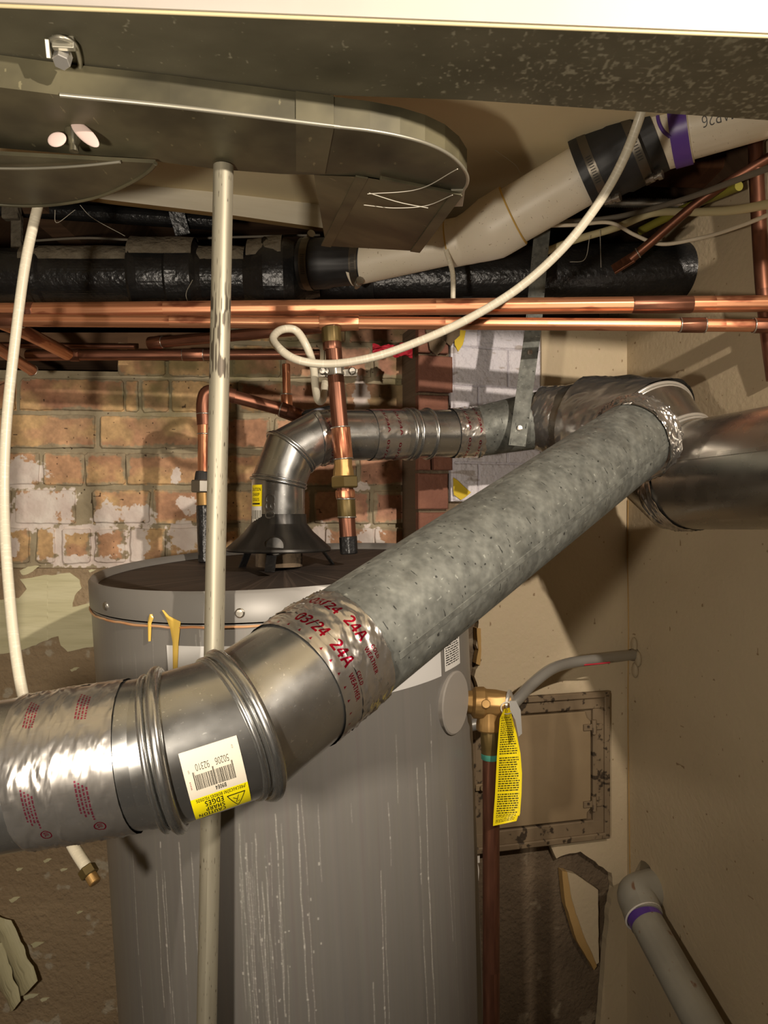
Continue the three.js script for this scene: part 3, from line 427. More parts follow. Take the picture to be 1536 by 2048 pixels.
// ---------------------------------------------------------------- front flue: pipe, elbow, long pipe
const C0 = U(-330, 1606, 0.53), C1 = U(338, 1496, 0.545), C2 = U(483, 1450, 0.56), C3 = U(622, 1347, 0.612), C4 = U(1262, 884, 1.015), FR = 0.0515;
const dd = (a, b) => b.clone().sub(a).normalize();
const D01 = dd(C0, C1), D12 = dd(C1, C2), D23 = dd(C2, C3), D34 = dd(C3, C4);
const mit = (a, b) => a.clone().add(b).normalize();
const N1 = mit(D01, D12), N2 = mit(D12, D23), N3 = mit(D23, D34);
const camRef = (p) => V(0, H, 0).sub(p).normalize();
const wrinkle = (s, a0) => (th, t) => a0 * 0.42 * (0.25 + Math.pow(Math.abs(fbm(th * 2.6 + t * 2, t * 4 - th, s, 3) - 0.5) * 2, 1.2) * 1.4 + (Math.max(0, 0.05 - Math.abs(fbm(th * 5 - t * 4, t * 3, s + 5, 2) - 0.5)) * 14));
const tapeMat = (draw, w = 512, h = 1024) => S({ map: canvasTex(w, h, (c, W, Hh) => { c.fillStyle = '#c6c2bc'; c.fillRect(0, 0, W, Hh); for (let i = 0; i < 400; i++) { const v = Math.floor(rr(175, 220)); c.fillStyle = `rgba(${v},${v - 4},${v - 8},.3)`; c.fillRect(rr(0, W), rr(0, Hh), rr(4, 50), rr(2, 9)); } draw(c, W, Hh); }), roughness: 0.24, metalness: 0.92 });
const bigText = (c, s, x, y, rot, px, col = '#a3122e', font = 'bold') => { c.save(); c.translate(x, y); c.rotate(rot); c.fillStyle = col; c.font = `${font} ${px}px sans-serif`; c.textBaseline = 'middle'; c.fillText(s, 0, 0); c.restore(); };
{
  const t = thing('vent_pipe', 'bright shiny metal vent pipe wrapped in printed foil tape', 'vent pipe', C0);
  add(t, 'tube', seg(C0, C1, FR, FR, { n1: N1, nl: 4 }), M.shiny);
  const pa = C0.clone().lerp(C1, (60 + 330) / 668), pb = C0.clone().lerp(C1, (163 + 330) / 668), pc = C0.clone().lerp(C1, (268 + 330) / 668);
  const tm = tapeMat((c, W, Hh) => {            // u along the pipe, v around; small red print and round marks
    c.fillStyle = 'rgba(176,20,60,.62)'; for (let k = 0; k < 5; k++) { const y = 90 + k * 340; for (let r = 0; r < 4; r++) { let yy = y + r * 9; for (let i = 0; i < 9; i++) { const l = rr(5, 15); c.fillRect(70 + r * 11, yy, 6, l); yy += l + 4; } } }
    for (const [x, y] of [[112, 630], [112, 1310]]) { c.strokeStyle = '#b3143c'; c.lineWidth = 4; c.beginPath(); c.ellipse(x, y, 17, 22, 0, 0, 7); c.stroke(); bigText(c, 'UL', x, y - 16, 1.57, 22, '#b3143c'); }
  }, 192, 1792);
  add(t, 'foil_tape', seg(pa, pb, FR + 0.0008, FR + 0.0008, { nl: 26, nt: 110, disp: wrinkle(161, 0.0028), uvn: true, flip: true, ref: V(0, 1, 0) }), tm, 'silver foil tape with red print');
  add(t, 'foil_tape', seg(pb.clone().addScaledVector(D01, -0.003), pc, FR + 0.0016, FR + 0.0008, { nl: 26, nt: 110, disp: wrinkle(171, 0.002), uvn: true, flip: true, ref: V(0, 1, 0) }), tm, 'silver foil tape with red print');
}
{
  const t = thing('elbow_duct', 'shiny adjustable metal elbow with a yellow caution sticker', 'vent elbow', C1);
  const R1 = FR + 0.0012;
  add(t, 'gore', seg(C1.clone().addScaledVector(D01, -0.014), C1, R1 - 0.0006, R1, { n1: N1, nl: 3 }), M.shiny);
  add(t, 'gore', seg(C1, C2, R1, R1, { n0: N1, n1: N2, nl: 4 }), M.shiny);
  add(t, 'gore', seg(C2, C3, R1, R1, { n0: N2, n1: N3, nl: 4 }), M.shiny);
  const be = (p, d, n, k) => add(t, 'bead', merge([bead(p, d, R1 + 0.0012, n, 0.0046), bead(p.clone().addScaledVector(d, -0.0088 * k), d, R1 - 0.0002, n, 0.0026)]), M.shiny);
  be(C1, D12, N1, 1); be(C2, D12, N2, 1);
  // sticker
  const st = canvasTex(768, 640, (c, W, Hh) => {
    c.fillStyle = '#d9d0bd'; c.fillRect(0, 0, W, Hh); c.fillStyle = '#f4e410'; c.fillRect(0, Hh * 0.56, W, Hh * 0.44);
    // lettering stands on its head on the pipe
    c.save(); c.translate(W, Hh); c.rotate(Math.PI);
    c.fillStyle = '#1a1a12'; c.font = 'bold 84px sans-serif'; c.textBaseline = 'top'; c.fillText('CAUTION', 345, 6, 390); c.fillText('SHARP', 345, 78, 300); c.fillText('EDGES', 345, 150, 300);
    c.font = 'bold 44px sans-serif'; c.fillText('¡PRECAUCIÓN! BORDES FILOSOS', 30, 228, 710);
    c.lineWidth = 11; c.lineJoin = 'round'; c.strokeStyle = '#1a1a12'; c.beginPath(); c.moveTo(60, 200); c.lineTo(300, 200); c.lineTo(180, 20); c.closePath(); c.stroke(); c.lineWidth = 9; c.beginPath(); c.moveTo(150, 180); c.lineTo(178, 130); c.lineTo(230, 160); c.moveTo(178, 130); c.lineTo(196, 84); c.moveTo(150, 100); c.lineTo(172, 96); c.stroke();
    c.font = 'bold 52px sans-serif'; c.fillText('B90E4', 270, 292, 280);
    let x = 130; while (x < 650) { const l = rr(3, 11); c.fillRect(x, 350, l, 140); x += l + rr(3, 10); }
    c.fillStyle = '#d9d0bd'; c.fillRect(150, 465, 230, 60); c.fillRect(400, 465, 230, 60); c.fillStyle = '#1a1a12'; c.font = '68px sans-serif'; c.fillText('50206', 160, 476); c.fillText('92310', 420, 476); c.font = '34px sans-serif'; c.fillText('0', 80, 560); c.fillText('6', 690, 480);
    c.save(); c.translate(700, 380); c.rotate(-Math.PI / 2); c.fillStyle = '#7a1f28'; c.font = 'bold 24px sans-serif'; c.fillText('01636', -50, 0); c.restore(); c.restore();
  });
  const ref = camRef(C1.clone().lerp(C2, 0.5)), a = C1.clone().lerp(C2, 0.13), b = C1.clone().lerp(C2, 0.86);
  const g = seg(a, b, R1 + 0.0005, R1 + 0.0005, { ref, th0: 0.1, th1: 1.27, nl: 4, nt: 24, uvn: true });
  const uv = g.attributes.uv; for (let i = 0; i < uv.count; i++) uv.setXY(i, uv.getX(i), uv.getY(i));
  t.sticker = g; const probe = []; const pos = g.attributes.position; // v = 0 is the first edge around the pipe; keep the yellow half low
  if (pos.getY(0) > pos.getY(24)) for (let i = 0; i < uv.count; i++) uv.setY(i, 1 - uv.getY(i));
  add(t, 'sticker', g, S({ map: st, roughness: 0.45 }), 'white and yellow caution sticker with barcode');
}
{
  const t = thing('vent_pipe', 'dull speckled galvanised flue pipe rising across the heater', 'vent pipe', C3);
  const end = C4;
  add(t, 'tube', seg(C3, end, FR, FR, { n0: N3, nl: 6, nt: 64 }), M.galv);
  const s0 = C3.clone().addScaledVector(D34, 0.05), ref = camRef(C3);
  add(t, 'seam', (() => { const [e1, e2] = frame(D34, ref); const th = 0.62, o = e1.clone().multiplyScalar(Math.cos(th)).addScaledVector(e2, Math.sin(th)); const a = s0.clone().addScaledVector(o, FR), b = end.clone().addScaledVector(o, FR); return bar(a, b, 0.006, 0.0016, o); })(), M.galv);
  const txt = tapeMat((c) => {                   // two rows of lettering round the pipe
    for (const k of [0, 900]) { for (const [x, y] of [[70, 430 + k], [178, 380 + k]]) { bigText(c, '03/24', x, y, Math.PI / 2, 62); bigText(c, '24A', x, y + 200, Math.PI / 2, 66); bigText(c, 'COLD', x + 14, y + 350, Math.PI / 2, 24); bigText(c, 'WEATHER', x - 14, y + 345, Math.PI / 2, 26); } }
    c.fillStyle = 'rgba(163,18,46,.9)'; for (let y = 20; y < 1780; y += 60) { c.beginPath(); c.moveTo(14, y); c.lineTo(26, y + 6); c.lineTo(14, y + 12); c.fill(); }
  }, 256, 1792);
  const g0 = C3.clone().addScaledVector(D23, -0.02), g1 = C3.clone().addScaledVector(D34, 0.04);
  const w1 = seg(g0, C3, FR + 0.0022, FR + 0.0024, { n1: N3, nl: 10, nt: 120, disp: wrinkle(181, 0.0016), uvn: true, ref });
  const w2 = seg(C3, g1, FR + 0.0024, FR + 0.001, { n0: N3, nl: 24, nt: 140, disp: wrinkle(191, 0.0036), uvn: true, ref });
  const fix = (g, a, b) => { const u = g.attributes.uv; for (let i = 0; i < u.count; i++) u.setXY(i, a + (b - a) * u.getX(i), (1 - u.getY(i) + 0.62) % 1.0001); return g; };
  add(t, 'foil_tape', fix(w1, 0, 0.3), txt, 'crinkled foil tape with red lettering'); add(t, 'foil_tape', fix(w2, 0.3, 1), txt, 'crinkled foil tape with red lettering');
}
// ---------------------------------------------------------------- the junction at the back, and the large duct to the right
const J0 = U(1090, 838, 1.27), J1 = U(1185, 850, 1.235), J2 = U(1250, 852, 1.195), J2b = U(1294, 866, 1.155), J3 = U(1322, 908, 1.13), J4 = U(1368, 952, 1.11), J5 = U(1588, 932, 0.93);
{
  const t = thing('tee_elbow', 'large round flue elbow sealed with crumpled silver tape', 'vent elbow', J2);
  const P = [J0, J1, J2, J2b, J3, J4], Rr = [0.049, 0.074, 0.079, 0.08, 0.079, 0.077];
  const Ds = P.map((p, i) => dd(p, P[i + 1] || J5)), Ns = Ds.map((d, i) => i ? mit(Ds[i - 1], d) : d), D5 = Ds[5];
  for (let i = 0; i < 5; i++) add(t, 'gore', seg(P[i], P[i + 1], Rr[i], Rr[i + 1], { n0: Ns[i], n1: Ns[i + 1], nl: 4, nt: 64 }), M.duct);
  for (const i of [3, 4]) add(t, 'bead', merge([bead(P[i], Ds[i], Rr[i] + 0.0002, Ns[i], 0.0026), bead(P[i].clone().addScaledVector(Ds[i], 0.005), Ds[i], Rr[i] - 0.0008, Ns[i], 0.0018)]), M.chrome);
  const tm = tapeMat(() => {}, 128, 128);
  add(t, 'foil_tape', seg(J0.clone().addScaledVector(Ds[0], -0.012), J0.clone().addScaledVector(Ds[0], 0.03), 0.0515, 0.058, { nl: 20, nt: 100, disp: wrinkle(201, 0.0035), uvn: true }), tm, 'crinkled silver tape');
  // collar of tape where the front pipe enters
  add(t, 'foil_tape', seg(C4.clone().addScaledVector(D34, -0.006), C4.clone().addScaledVector(D34, 0.024), FR + 0.001, FR + 0.005, { nl: 30, nt: 130, disp: wrinkle(211, 0.009), uvn: true }), tm, 'crumpled silver tape collar');
  add(t, 'foil_tape', seg(J1.clone().addScaledVector(Ds[1], -0.01), J2b.clone().addScaledVector(Ds[2], -0.004), 0.0775, 0.0815, { n1: Ns[3], nl: 24, nt: 120, disp: wrinkle(221, 0.005), uvn: true }), tm, 'crumpled silver tape');
  add(t, 'foil_tape', seg(J4.clone().addScaledVector(D5, -0.008), J4.clone().addScaledVector(D5, 0.022), 0.0785, 0.078, { nl: 20, nt: 120, disp: wrinkle(231, 0.004), uvn: true }), tm, 'crumpled silver tape');
  const t2 = thing('round_duct', 'wide bright round metal duct leaving toward the beige side wall', 'duct', J5);
  const J6 = J5.clone().addScaledVector(D5, 0.5); add(t2, 'tube', seg(J4, J6, 0.077, 0.077, { n0: Ns[5], nl: 6, nt: 72 }), M.duct);
  add(t2, 'seam', (() => { const [e1, e2] = frame(D5, V(-1, 0.2, 0)), o = e1; return bar(J4.clone().addScaledVector(o, 0.077).addScaledVector(D5, 0.03), J6.clone().addScaledVector(o, 0.077), 0.006, 0.0014, o); })(), M.duct);
}
// ---------------------------------------------------------------- rear flue of the water heater
{
  const K0 = U(556, 1056, 1.12), K1 = U(557, 966, 1.12), K2 = U(580, 905, 1.125), K3 = U(640, 872, 1.15), K4 = U(940, 866, 1.27), K5 = U(1080, 842, 1.275), r = 0.0385;
  const ds = [dd(K0, K1), dd(K1, K2), dd(K2, K3), dd(K3, K4), dd(K4, K5)], ns = ds.map((d, i) => i ? mit(ds[i - 1], d) : d);
  const t = thing('elbow_duct', 'small shiny metal elbow rising off the black draft hood', 'vent elbow', K0);
  const Ks = [K0, K1, K2, K3]; for (let i = 0; i < 3; i++) add(t, 'gore', seg(Ks[i], Ks[i + 1], r, r, { n0: i ? ns[i] : null, n1: ns[i + 1], nl: 3 }), M.shiny);
  for (const i of [1, 2]) add(t, 'bead', merge([bead(Ks[i], ds[i], r + 0.0008, ns[i], 0.0024), bead(Ks[i].clone().addScaledVector(ds[i], 0.005), ds[i], r, ns[i], 0.0018)]), M.shiny);
  const ref = camRef(K0);
  const lt = canvasTex(256, 512, (c, W, Hh) => { c.fillStyle = '#d2cec4'; c.fillRect(0, 0, W, Hh); c.fillStyle = '#eed614'; c.fillRect(0, 0, W, 270); c.fillStyle = '#1c1a12'; c.font = 'bold 58px sans-serif'; c.fillText('CAUTION', 12, 78, 230); c.fillText('SHARP', 30, 142, 200); c.fillText('EDGES', 30, 206, 200); c.fillRect(20, 228, 200, 20); for (let x = 16; x < 236; x += rr(8, 20)) c.fillRect(x, 320, rr(3, 9), 110); c.font = '26px sans-serif'; });
  const sg = grid(4, 12, (q, s) => { const th = -1.12 + s * 0.62, d = V(Math.sin(th), 0, Math.cos(th)); return K0.clone().addScaledVector(ds[0], 0.062 - q * 0.058).addScaledVector(d, r + 0.0006); }, (q, s) => [s, 1 - q]);
  add(t, 'sticker', sg, S({ map: lt, roughness: 0.45 }), 'yellow and white caution sticker');
  const tg = new TextGeometry('C30', { font: fontR, size: 0.0135, depth: 0.0016, curveSegments: 6, bevelEnabled: false }), tp = tg.attributes.position;
  for (let i = 0; i < tp.count; i++) { const th = -0.34 + tp.getY(i) / r, q = K0.clone().addScaledVector(ds[0], 0.05 - tp.getX(i) * 1.15).addScaledVector(V(Math.sin(th), 0, Math.cos(th)), r - 0.0004 + tp.getZ(i)); tp.setXYZ(i, q.x, q.y, q.z); }
  tg.computeVertexNormals(); add(t, 'stamped_mark', tg, M.shiny, 'raised size mark');
  const t2 = thing('vent_pipe', 'shiny small vent pipe running from the hood elbow to the junction', 'vent pipe', K3);
  add(t2, 'tube', seg(K3, K4, r, r, { n0: ns[3], n1: ns[4], nl: 6 }), M.shiny);
  for (const f of [0.55, 0.59, 0.69]) add(t2, 'bead', bead(K3.clone().lerp(K4, f), ds[3], r + 0.0006, ds[3], 0.0028), M.shiny);
  const tm = tapeMat((c, W, Hh) => { for (let y = 60; y < Hh; y += 240) { bigText(c, '03/24A', 150, y, 1.5, 60, 'rgba(150,16,40,.8)'); bigText(c, '03/24A', 350, y + 20, 1.5, 60, 'rgba(150,16,40,.8)'); } });
  add(t2, 'foil_tape', seg(K3.clone().addScaledVector(ds[2], -0.012), K3.clone().addScaledVector(ds[3], 0.03), r + 0.001, r + 0.0012, { nl: 20, nt: 100, disp: wrinkle(241, 0.004), uvn: true, flip: true }), tm, 'crinkled foil tape');
  add(t2, 'foil_tape', seg(K3.clone().lerp(K4, 0.3), K3.clone().lerp(K4, 0.5), r + 0.0008, r + 0.0008, { nl: 20, nt: 100, disp: wrinkle(251, 0.0018), uvn: true, flip: true }), tm, 'foil tape with red lettering');
  add(t2, 'foil_tape', seg(K3.clone().lerp(K4, 0.86), K4.clone().addScaledVector(ds[4], 0.012), r + 0.001, r + 0.003, { nl: 20, nt: 100, disp: wrinkle(261, 0.0036), uvn: true, flip: true }), tm, 'crinkled foil tape with red lettering');
  const t3 = thing('flue_sleeve', 'mottled galvanised flue sleeve behind the hanging strap', 'vent pipe', K4);
  add(t3, 'tube', seg(K4, J0.clone().addScaledVector(ds[4], 0.01), r + 0.002, 0.048, { nl: 4 }), M.galv);
  add(t3, 'bead', bead(K4.clone().addScaledVector(ds[4], 0.008), ds[4], r + 0.003, ds[4], 0.002), M.galv);
  // strap
  const s = thing('hanger_strap', 'flat galvanised hanger strap holding up the flue sleeve', 'strap', U(1034, 892, 1.2));
  const a = U(1090, 400, 1.27), b = U(1066, 660, 1.23), c = U(1034, 892, 1.2);
  add(s, 'strap', merge([bar(a, b, 0.026, 0.0016, V(-0.25, 0, 1)), bar(b, c, 0.026, 0.0016, V(-0.25, 0, 1))]), M.galv);
  for (const f of [0.2, 0.85]) { const p = b.clone().lerp(c, f).add(V(0, 0, 0.001)); add(s, 'rivet', turned(p, p.clone().add(V(0, 0, 1)), [[0, 0.005], [0.002, 0.004], [0.003, 0]], { nt: 14 }), M.steel); }
}

// ---------------------------------------------------------------- hanging furnace: jacket, pan, blower housing
{
  const h1 = 0.402, fy = (py, hh = h1) => hh * F / (1024 - py);
  const pt = (px, py, hh = h1) => U(px, py, fy(py, hh));
  const t = thing('furnace', 'underside of a hanging furnace with white jacket and dusty metal pan', 'furnace', pt(768, 120));
  const a = pt(-500, -8), b = pt(2000, 92), c = pt(2000, 272), d = pt(935, 200), e = pt(-500, 148);
  const pan = slab([a, b, c, d, e], V(0, -1, 0), 0.03); const w0 = -0.35, w1 = 0.42;
  worldUV(pan, (p) => [(p.x - w0) / (w1 - w0), (-p.z - 0.6) / 0.2]);
  add(t, 'pan', pan, M.spots, 'dull metal pan spotted with pale corrosion');
  add(t, 'jacket_panel', slab([a.clone().add(V(0, 0.002, 0.002)), b.clone().add(V(0, 0.002, 0.002)), b.clone().add(V(0, 0.14, 0.002)), a.clone().add(V(0, 0.14, 0.002))], V(0.03, 0, 1).normalize(), 0.02), M.jacket, 'white enamel front');
  add(t, 'edge_bead', sweep([a, a.clone().lerp(b, 0.5), b], 0.0016, { nt: 8 }), S({ color: rgb(206, 192, 150), roughness: 0.6 }));
  // clip with bolt under the pan
  const q = (px, py, dz = 0) => pt(px, py, h1 - dz);
  const br = add(t, 'clip', merge([bar(q(96, 78, 0.001), q(100, 118, 0.014), 0.004, 0.012, V(0, -1, 0)), sweep([q(98, 82, 0.002), q(120, 74, 0.004), q(145, 84, 0.004), q(158, 110, 0.003), q(160, 165, 0.002)], 0.0022, { nt: 8 }), bar(q(105, 84, 0.004), q(150, 86, 0.004), 0.006, 0.012, V(0, -1, 0))]), M.grimeEdge);
  const bl = q(128, 106, 0.006); add(br, 'bolt', hexNut(bl, bl.clone().add(V(0, -0.012, 0.006)), 0.0075), M.chrome);
  const r2 = q(70, 150, 0.001); add(t, 'rivet', turned(r2, r2.clone().add(V(0, -1, 0)), [[0, 0.006], [0.003, 0.005], [0.005, 0]], { nt: 16 }), M.grimeEdge);
  add(t, 'paper_scrap', slab([q(300, 172, 0.004), q(318, 176, 0.004), q(322, 190, 0.004), q(310, 184, 0.004), q(303, 190, 0.004)], V(0, -0.5, 0.8).normalize(), 0.001), M.cableWhite);
  // oval housing hung below the pan
  const h2 = 0.372, o = (px, py) => U(px, py, h2 * F / (1024 - py));
  const h = thing('blower_housing', 'olive metal housing with rounded end below the furnace', 'housing', o(700, 300));
  const outl = [[-500, 120], [-100, 162], [120, 190], [340, 212], [592, 243], [680, 254], [740, 261], [800, 272], [850, 286], [890, 304], [918, 326], [934, 350], [934, 368], [924, 384], [900, 384], [730, 352], [560, 348], [430, 338], [308, 322], [0, 296], [-500, 250]].map(([x, y]) => o(x, y));
  const og = slab(outl, V(0, -1, 0), 0.0285); worldUV(og, (p) => [p.x, p.z + p.y]); add(h, 'shell', og, M.grime);
  add(h, 'rim', sweep(outl.slice(2, 6).concat(), 0.0022, { nt: 8 }), M.grimeEdge, 'worn bright edge');
  add(h, 'rim', sweep(outl.slice(5, 14), 0.0019, { nt: 8, n: 80 }), M.grimeEdge, 'worn bright edge');
  // strap round the housing
  const sa = o(592, 243), sb = o(668, 252), sc = o(650, 345), sd = o(592, 340), k = V(0, -0.0015, 0);
  const up = V(0, 0.03, 0.0); add(h, 'band', merge([slab([sa, sb, sc, sd].map((p) => p.clone().add(k)), V(0, -1, 0), 0.0025), slab([sa, sb, sb.clone().add(up), sa.clone().add(up)].map((p) => p.clone().add(V(0, -0.0015, 0.0015))), V(0, 0, 1), 0.002)]), M.grime);
  // tapering outlet
  const A = o(628, 350), B = o(724, 350).add(V(0, -0.002, 0)), C = o(922, 384).add(V(0, -0.002, 0)), Dd = U(830, 502, 1.06), E = U(652, 492, 1.06), G = A.clone().add(V(0, 0.03, 0));
  const outlet = thing('air_outlet', 'tapered olive metal chute behind the blower housing', 'duct', E);
  const tri = (l) => { const g = new THREE.BufferGeometry(), p = []; for (const v of l) p.push(v.x, v.y, v.z); g.setAttribute('position', new THREE.Float32BufferAttribute(p, 3)); g.computeVertexNormals(); return worldUV(g, (q2) => [q2.x + q2.z, q2.y + q2.z * 0.5]); };
  const upv = V(0, 0.05, 0), A2 = A.clone().add(V(0, 0.03, 0)), E2 = U(660, 440, 1.06), D2 = U(838, 440, 1.06), C2_ = C.clone().add(upv);
  add(outlet, 'bottom_sheet', tri([B, E, Dd, B, Dd, C]), M.grime); add(outlet, 'side_sheet', tri([A, E, B, A, A2, E2, A, E2, E]), S({ map: grimeT, roughness: 0.5, metalness: 0.4 }));
  add(outlet, 'side_sheet', tri([C, Dd, D2, C, D2, C2_]), M.grime); add(outlet, 'end_sheet', tri([E, E2, D2, E, D2, Dd]), M.grime); add(outlet, 'top_sheet', tri([A2, C2_, D2, A2, D2, E2]), M.grime);
  add(outlet, 'flange', merge([bar(B, E, 0.014, 0.002, V(0, -1, 0.2)), bar(B.clone().add(V(0.02, -0.001, 0)), C.clone().add(V(0, -0.001, 0)), 0.004, 0.004, V(0, -1, 0))]), M.grime);
  add(outlet, 'flange', bar(C.clone().add(V(-0.005, -0.001, 0)), Dd.clone().add(V(0, -0.001, 0)), 0.014, 0.002, V(0, -1, 0.2)), M.grime);
  add(outlet, 'tab', bar(o(916, 378), o(912, 408).add(V(0, -0.002, 0)), 0.016, 0.003, V(0, -1, 0.4)), M.grimeEdge);
  // wing nut
  const wn = thing('wing_nut', 'pale wing nut under the blower housing', 'wing nut', o(148, 262)), wc = o(148, 262).add(V(0, -0.004, 0));
  add(wn, 'hub', turned(wc.clone().add(V(0, 0.004, 0)), wc.clone().add(V(0, -1, 0)), [[0, 0.009], [0.01, 0.007], [0.014, 0.0045], [0.02, 0.0045], [0.02, 0]], { nt: 16 }), M.grime);
  const wing = (x, y, rot, sx, sy) => { const g = new THREE.SphereGeometry(1, 20, 12); g.scale(sx, sy, 0.002); g.rotateZ(rot); const p = U(x, y, -wc.z + -0.012); g.translate(p.x, p.y, p.z); add(wn, 'wing', g, M.wing); };
  wing(114, 279, 0.25, 0.0092, 0.0072); wing(170, 268, -0.75, 0.0178, 0.0066);
  // rounded plate behind the housing on the left
  const h3 = 0.362, o3 = (px, py) => U(px, py, h3 * F / (1024 - py)), rim3 = [[311, 327], [302, 338], [284, 352], [250, 371], [200, 392], [140, 405], [80, 411], [10, 410], [-70, 400], [-160, 380]].map(([x, y]) => o3(x, y));
  const pl = thing('damper_plate', 'dark rounded metal plate behind the blower housing', 'plate', o3(80, 370));
  add(pl, 'sheet', worldUV(slab([o3(-160, 296), o3(0, 310), o3(300, 326), ...rim3], V(0, -1, 0), 0.004), (p) => [p.x, p.z]), M.grime);
  add(pl, 'rim', sweep(rim3, 0.0022, { nt: 8, n: 60 }), M.grime); add(pl, 'inner_rim', sweep([[240, 318], [160, 326], [60, 331], [-60, 330]].map(([x, y]) => o3(x, y).add(V(0, -0.003, 0))), 0.0016, { nt: 6 }), M.grimeEdge);
  // white painted bulkhead behind
}

// ---------------------------------------------------------------- drain: plastic pipes, rubber couplings, cast iron
{
  const A0 = U(1640, 175, 1.02), A1 = U(1296, 278, 1.12), A2 = U(1175, 345, 1.16), A3 = U(1012, 440, 1.21), A4 = U(905, 486, 1.25), A5 = U(700, 532, 1.3);
  const pcR = 0.0445, t = thing('drain_pipe', 'white plastic drain pipe with purple primer above the rubber coupling', 'pipe', A1);
  const d = dd(A0, A1), L = A0.distanceTo(A1);
  const ref = camRef(A1);
  add(t, 'tube', turned(A0, A1, [[0, pcR], [L * 0.735, pcR], [L * 0.738, 0.0488], [L, 0.0488], [L, 0.03]], { nt: 56, ref, ur: 0.045 }), M.pvc);
  const band = (f0, f1, r, wob, th0, th1) => seg(A0.clone().addScaledVector(d, L * f0), A0.clone().addScaledVector(d, L * f1), r, r, { nl: 6, nt: 40, ref, th0, th1, disp: (th, q) => 0.0004 + 0.0004 * wob * (1 + Math.sin(th * 3)) });
  add(t, 'primer_ring', band(0.742, 0.85, 0.0492, 1.6, -2, 3.0), M.purple, 'purple primer ring');
  add(t, 'primer_run', sweep([[1312, 214], [1316, 240], [1326, 262], [1340, 276]].map(([x, y]) => { const p = U(x, y, 1.06); return p; }).map((p) => { const z = p.clone().sub(A0).dot(d), o = A0.clone().addScaledVector(d, z); return o.add(p.sub(o).normalize().multiplyScalar(0.049)); }), 0.0026, { nt: 8 }), M.purple, 'run of purple primer');
  // print on the pipe, upside down: a patch of the pipe wall with lettering
  const pt = canvasTex(512, 160, (c, W, Hh) => { c.fillStyle = '#e9dfc8'; c.fillRect(0, 0, W, Hh); c.translate(W, Hh); c.rotate(Math.PI); c.fillStyle = '#3a342c'; c.font = '120px sans-serif'; c.fillText('MAR26', 30, 122, 440); });
  const mp = (() => { const g = seg(A0.clone().addScaledVector(d, L * 0.42), A0.clone().addScaledVector(d, L * 0.72), pcR + 0.0004, pcR + 0.0004, { nl: 4, nt: 12, ref, th0: -0.28, th1: 0.32, uvn: true }); const u = g.attributes.uv, p = g.attributes.position; const flipV = p.getY(0) > p.getY(12); for (let i = 0; i < u.count; i++) u.setXY(i, 1 - u.getX(i), flipV ? 1 - u.getY(i) : u.getY(i)); return g; })();
  add(t, 'print', mp, S({ map: pt, roughness: 0.45 }), 'black date print');
  // rubber coupling with two clamps
  const clamp = (o, a, dir, r) => { const b = a.clone().addScaledVector(dir, 0.013); const cl = add(o, 'hose_clamp', turned(a, b, [[0, r - 0.001], [0, r + 0.0012], [0.013, r + 0.0012], [0.013, r - 0.001]], { nt: 48 }), M.clamp, 'steel band clamp'); const cr = camRef(a), [e1, e2] = frame(dir, cr); for (let k = 0; k < 11; k++) { const th = -0.15 - k * 0.07 + 0.5, o1 = e1.clone().multiplyScalar(Math.cos(th)).addScaledVector(e2, Math.sin(th)); const m0 = a.clone().addScaledVector(dir, 0.003).addScaledVector(o1, r + 0.0013); add(cl, 'slot', bar(m0, m0.clone().addScaledVector(dir, 0.007), 0.0012, 0.0004, o1), M.tar); } return [cl, e1, e2, b]; };
  const screw = (cl, p, ax) => add(cl, 'worm_screw', turned(p.clone().addScaledVector(ax, -0.012), p.clone().addScaledVector(ax, 1), [[0, 0], [0, 0.0045], [0.006, 0.0045], [0.0065, 0.006], [0.012, 0.006], [0.0125, 0.0045], [0.018, 0.0045], [0.018, 0.0066], [0.024, 0.0066], [0.024, 0]], { nt: 12 }), M.steel);
  const c1 = thing('rubber_coupling', 'large black rubber coupling between two white plastic pipes', 'coupling', A2), dc = dd(A1, A2), Lc = A1.distanceTo(A2) + 0.02, s0 = A1.clone().addScaledVector(dc, -0.012);
  add(c1, 'sleeve', turned(s0, A2, [[0, 0.05], [0, 0.0535], [0.02, 0.0535], [0.024, 0.057], [Lc * 0.5, 0.057], [Lc * 0.55, 0.054], [Lc - 0.022, 0.0535], [Lc - 0.016, 0.0545], [Lc, 0.0535], [Lc, 0.045]], { nt: 56, ur: 0.05 }), M.rubber);
  for (const z of [0.024, Lc - 0.026]) { const [cl, e1, e2, b] = clamp(c1, s0.clone().addScaledVector(dc, z), dc, z < 0.03 ? 0.057 : 0.0538); screw(cl, s0.clone().addScaledVector(dc, z + 0.006).add(V(0.02, -0.055, 0.02)), V(0.75, 0.1, 0.6).normalize()); }
  // lower white pipe, bend and hub
  const t2 = thing('drain_pipe', 'white plastic drain pipe with glued bend below the rubber coupling', 'pipe', A5);
  add(t2, 'tube', seg(A2, A3, 0.0445, 0.0445, { nl: 3 }), M.pvc);
  const d34 = dd(A2, A3), d45 = dd(A4, A5);
  const bendC = new THREE.CatmullRomCurve3([A3.clone().addScaledVector(d34, -0.012), A3.clone().addScaledVector(d34, 0.03), A4.clone().addScaledVector(d45, -0.02), A4.clone().addScaledVector(d45, 0.005)]);
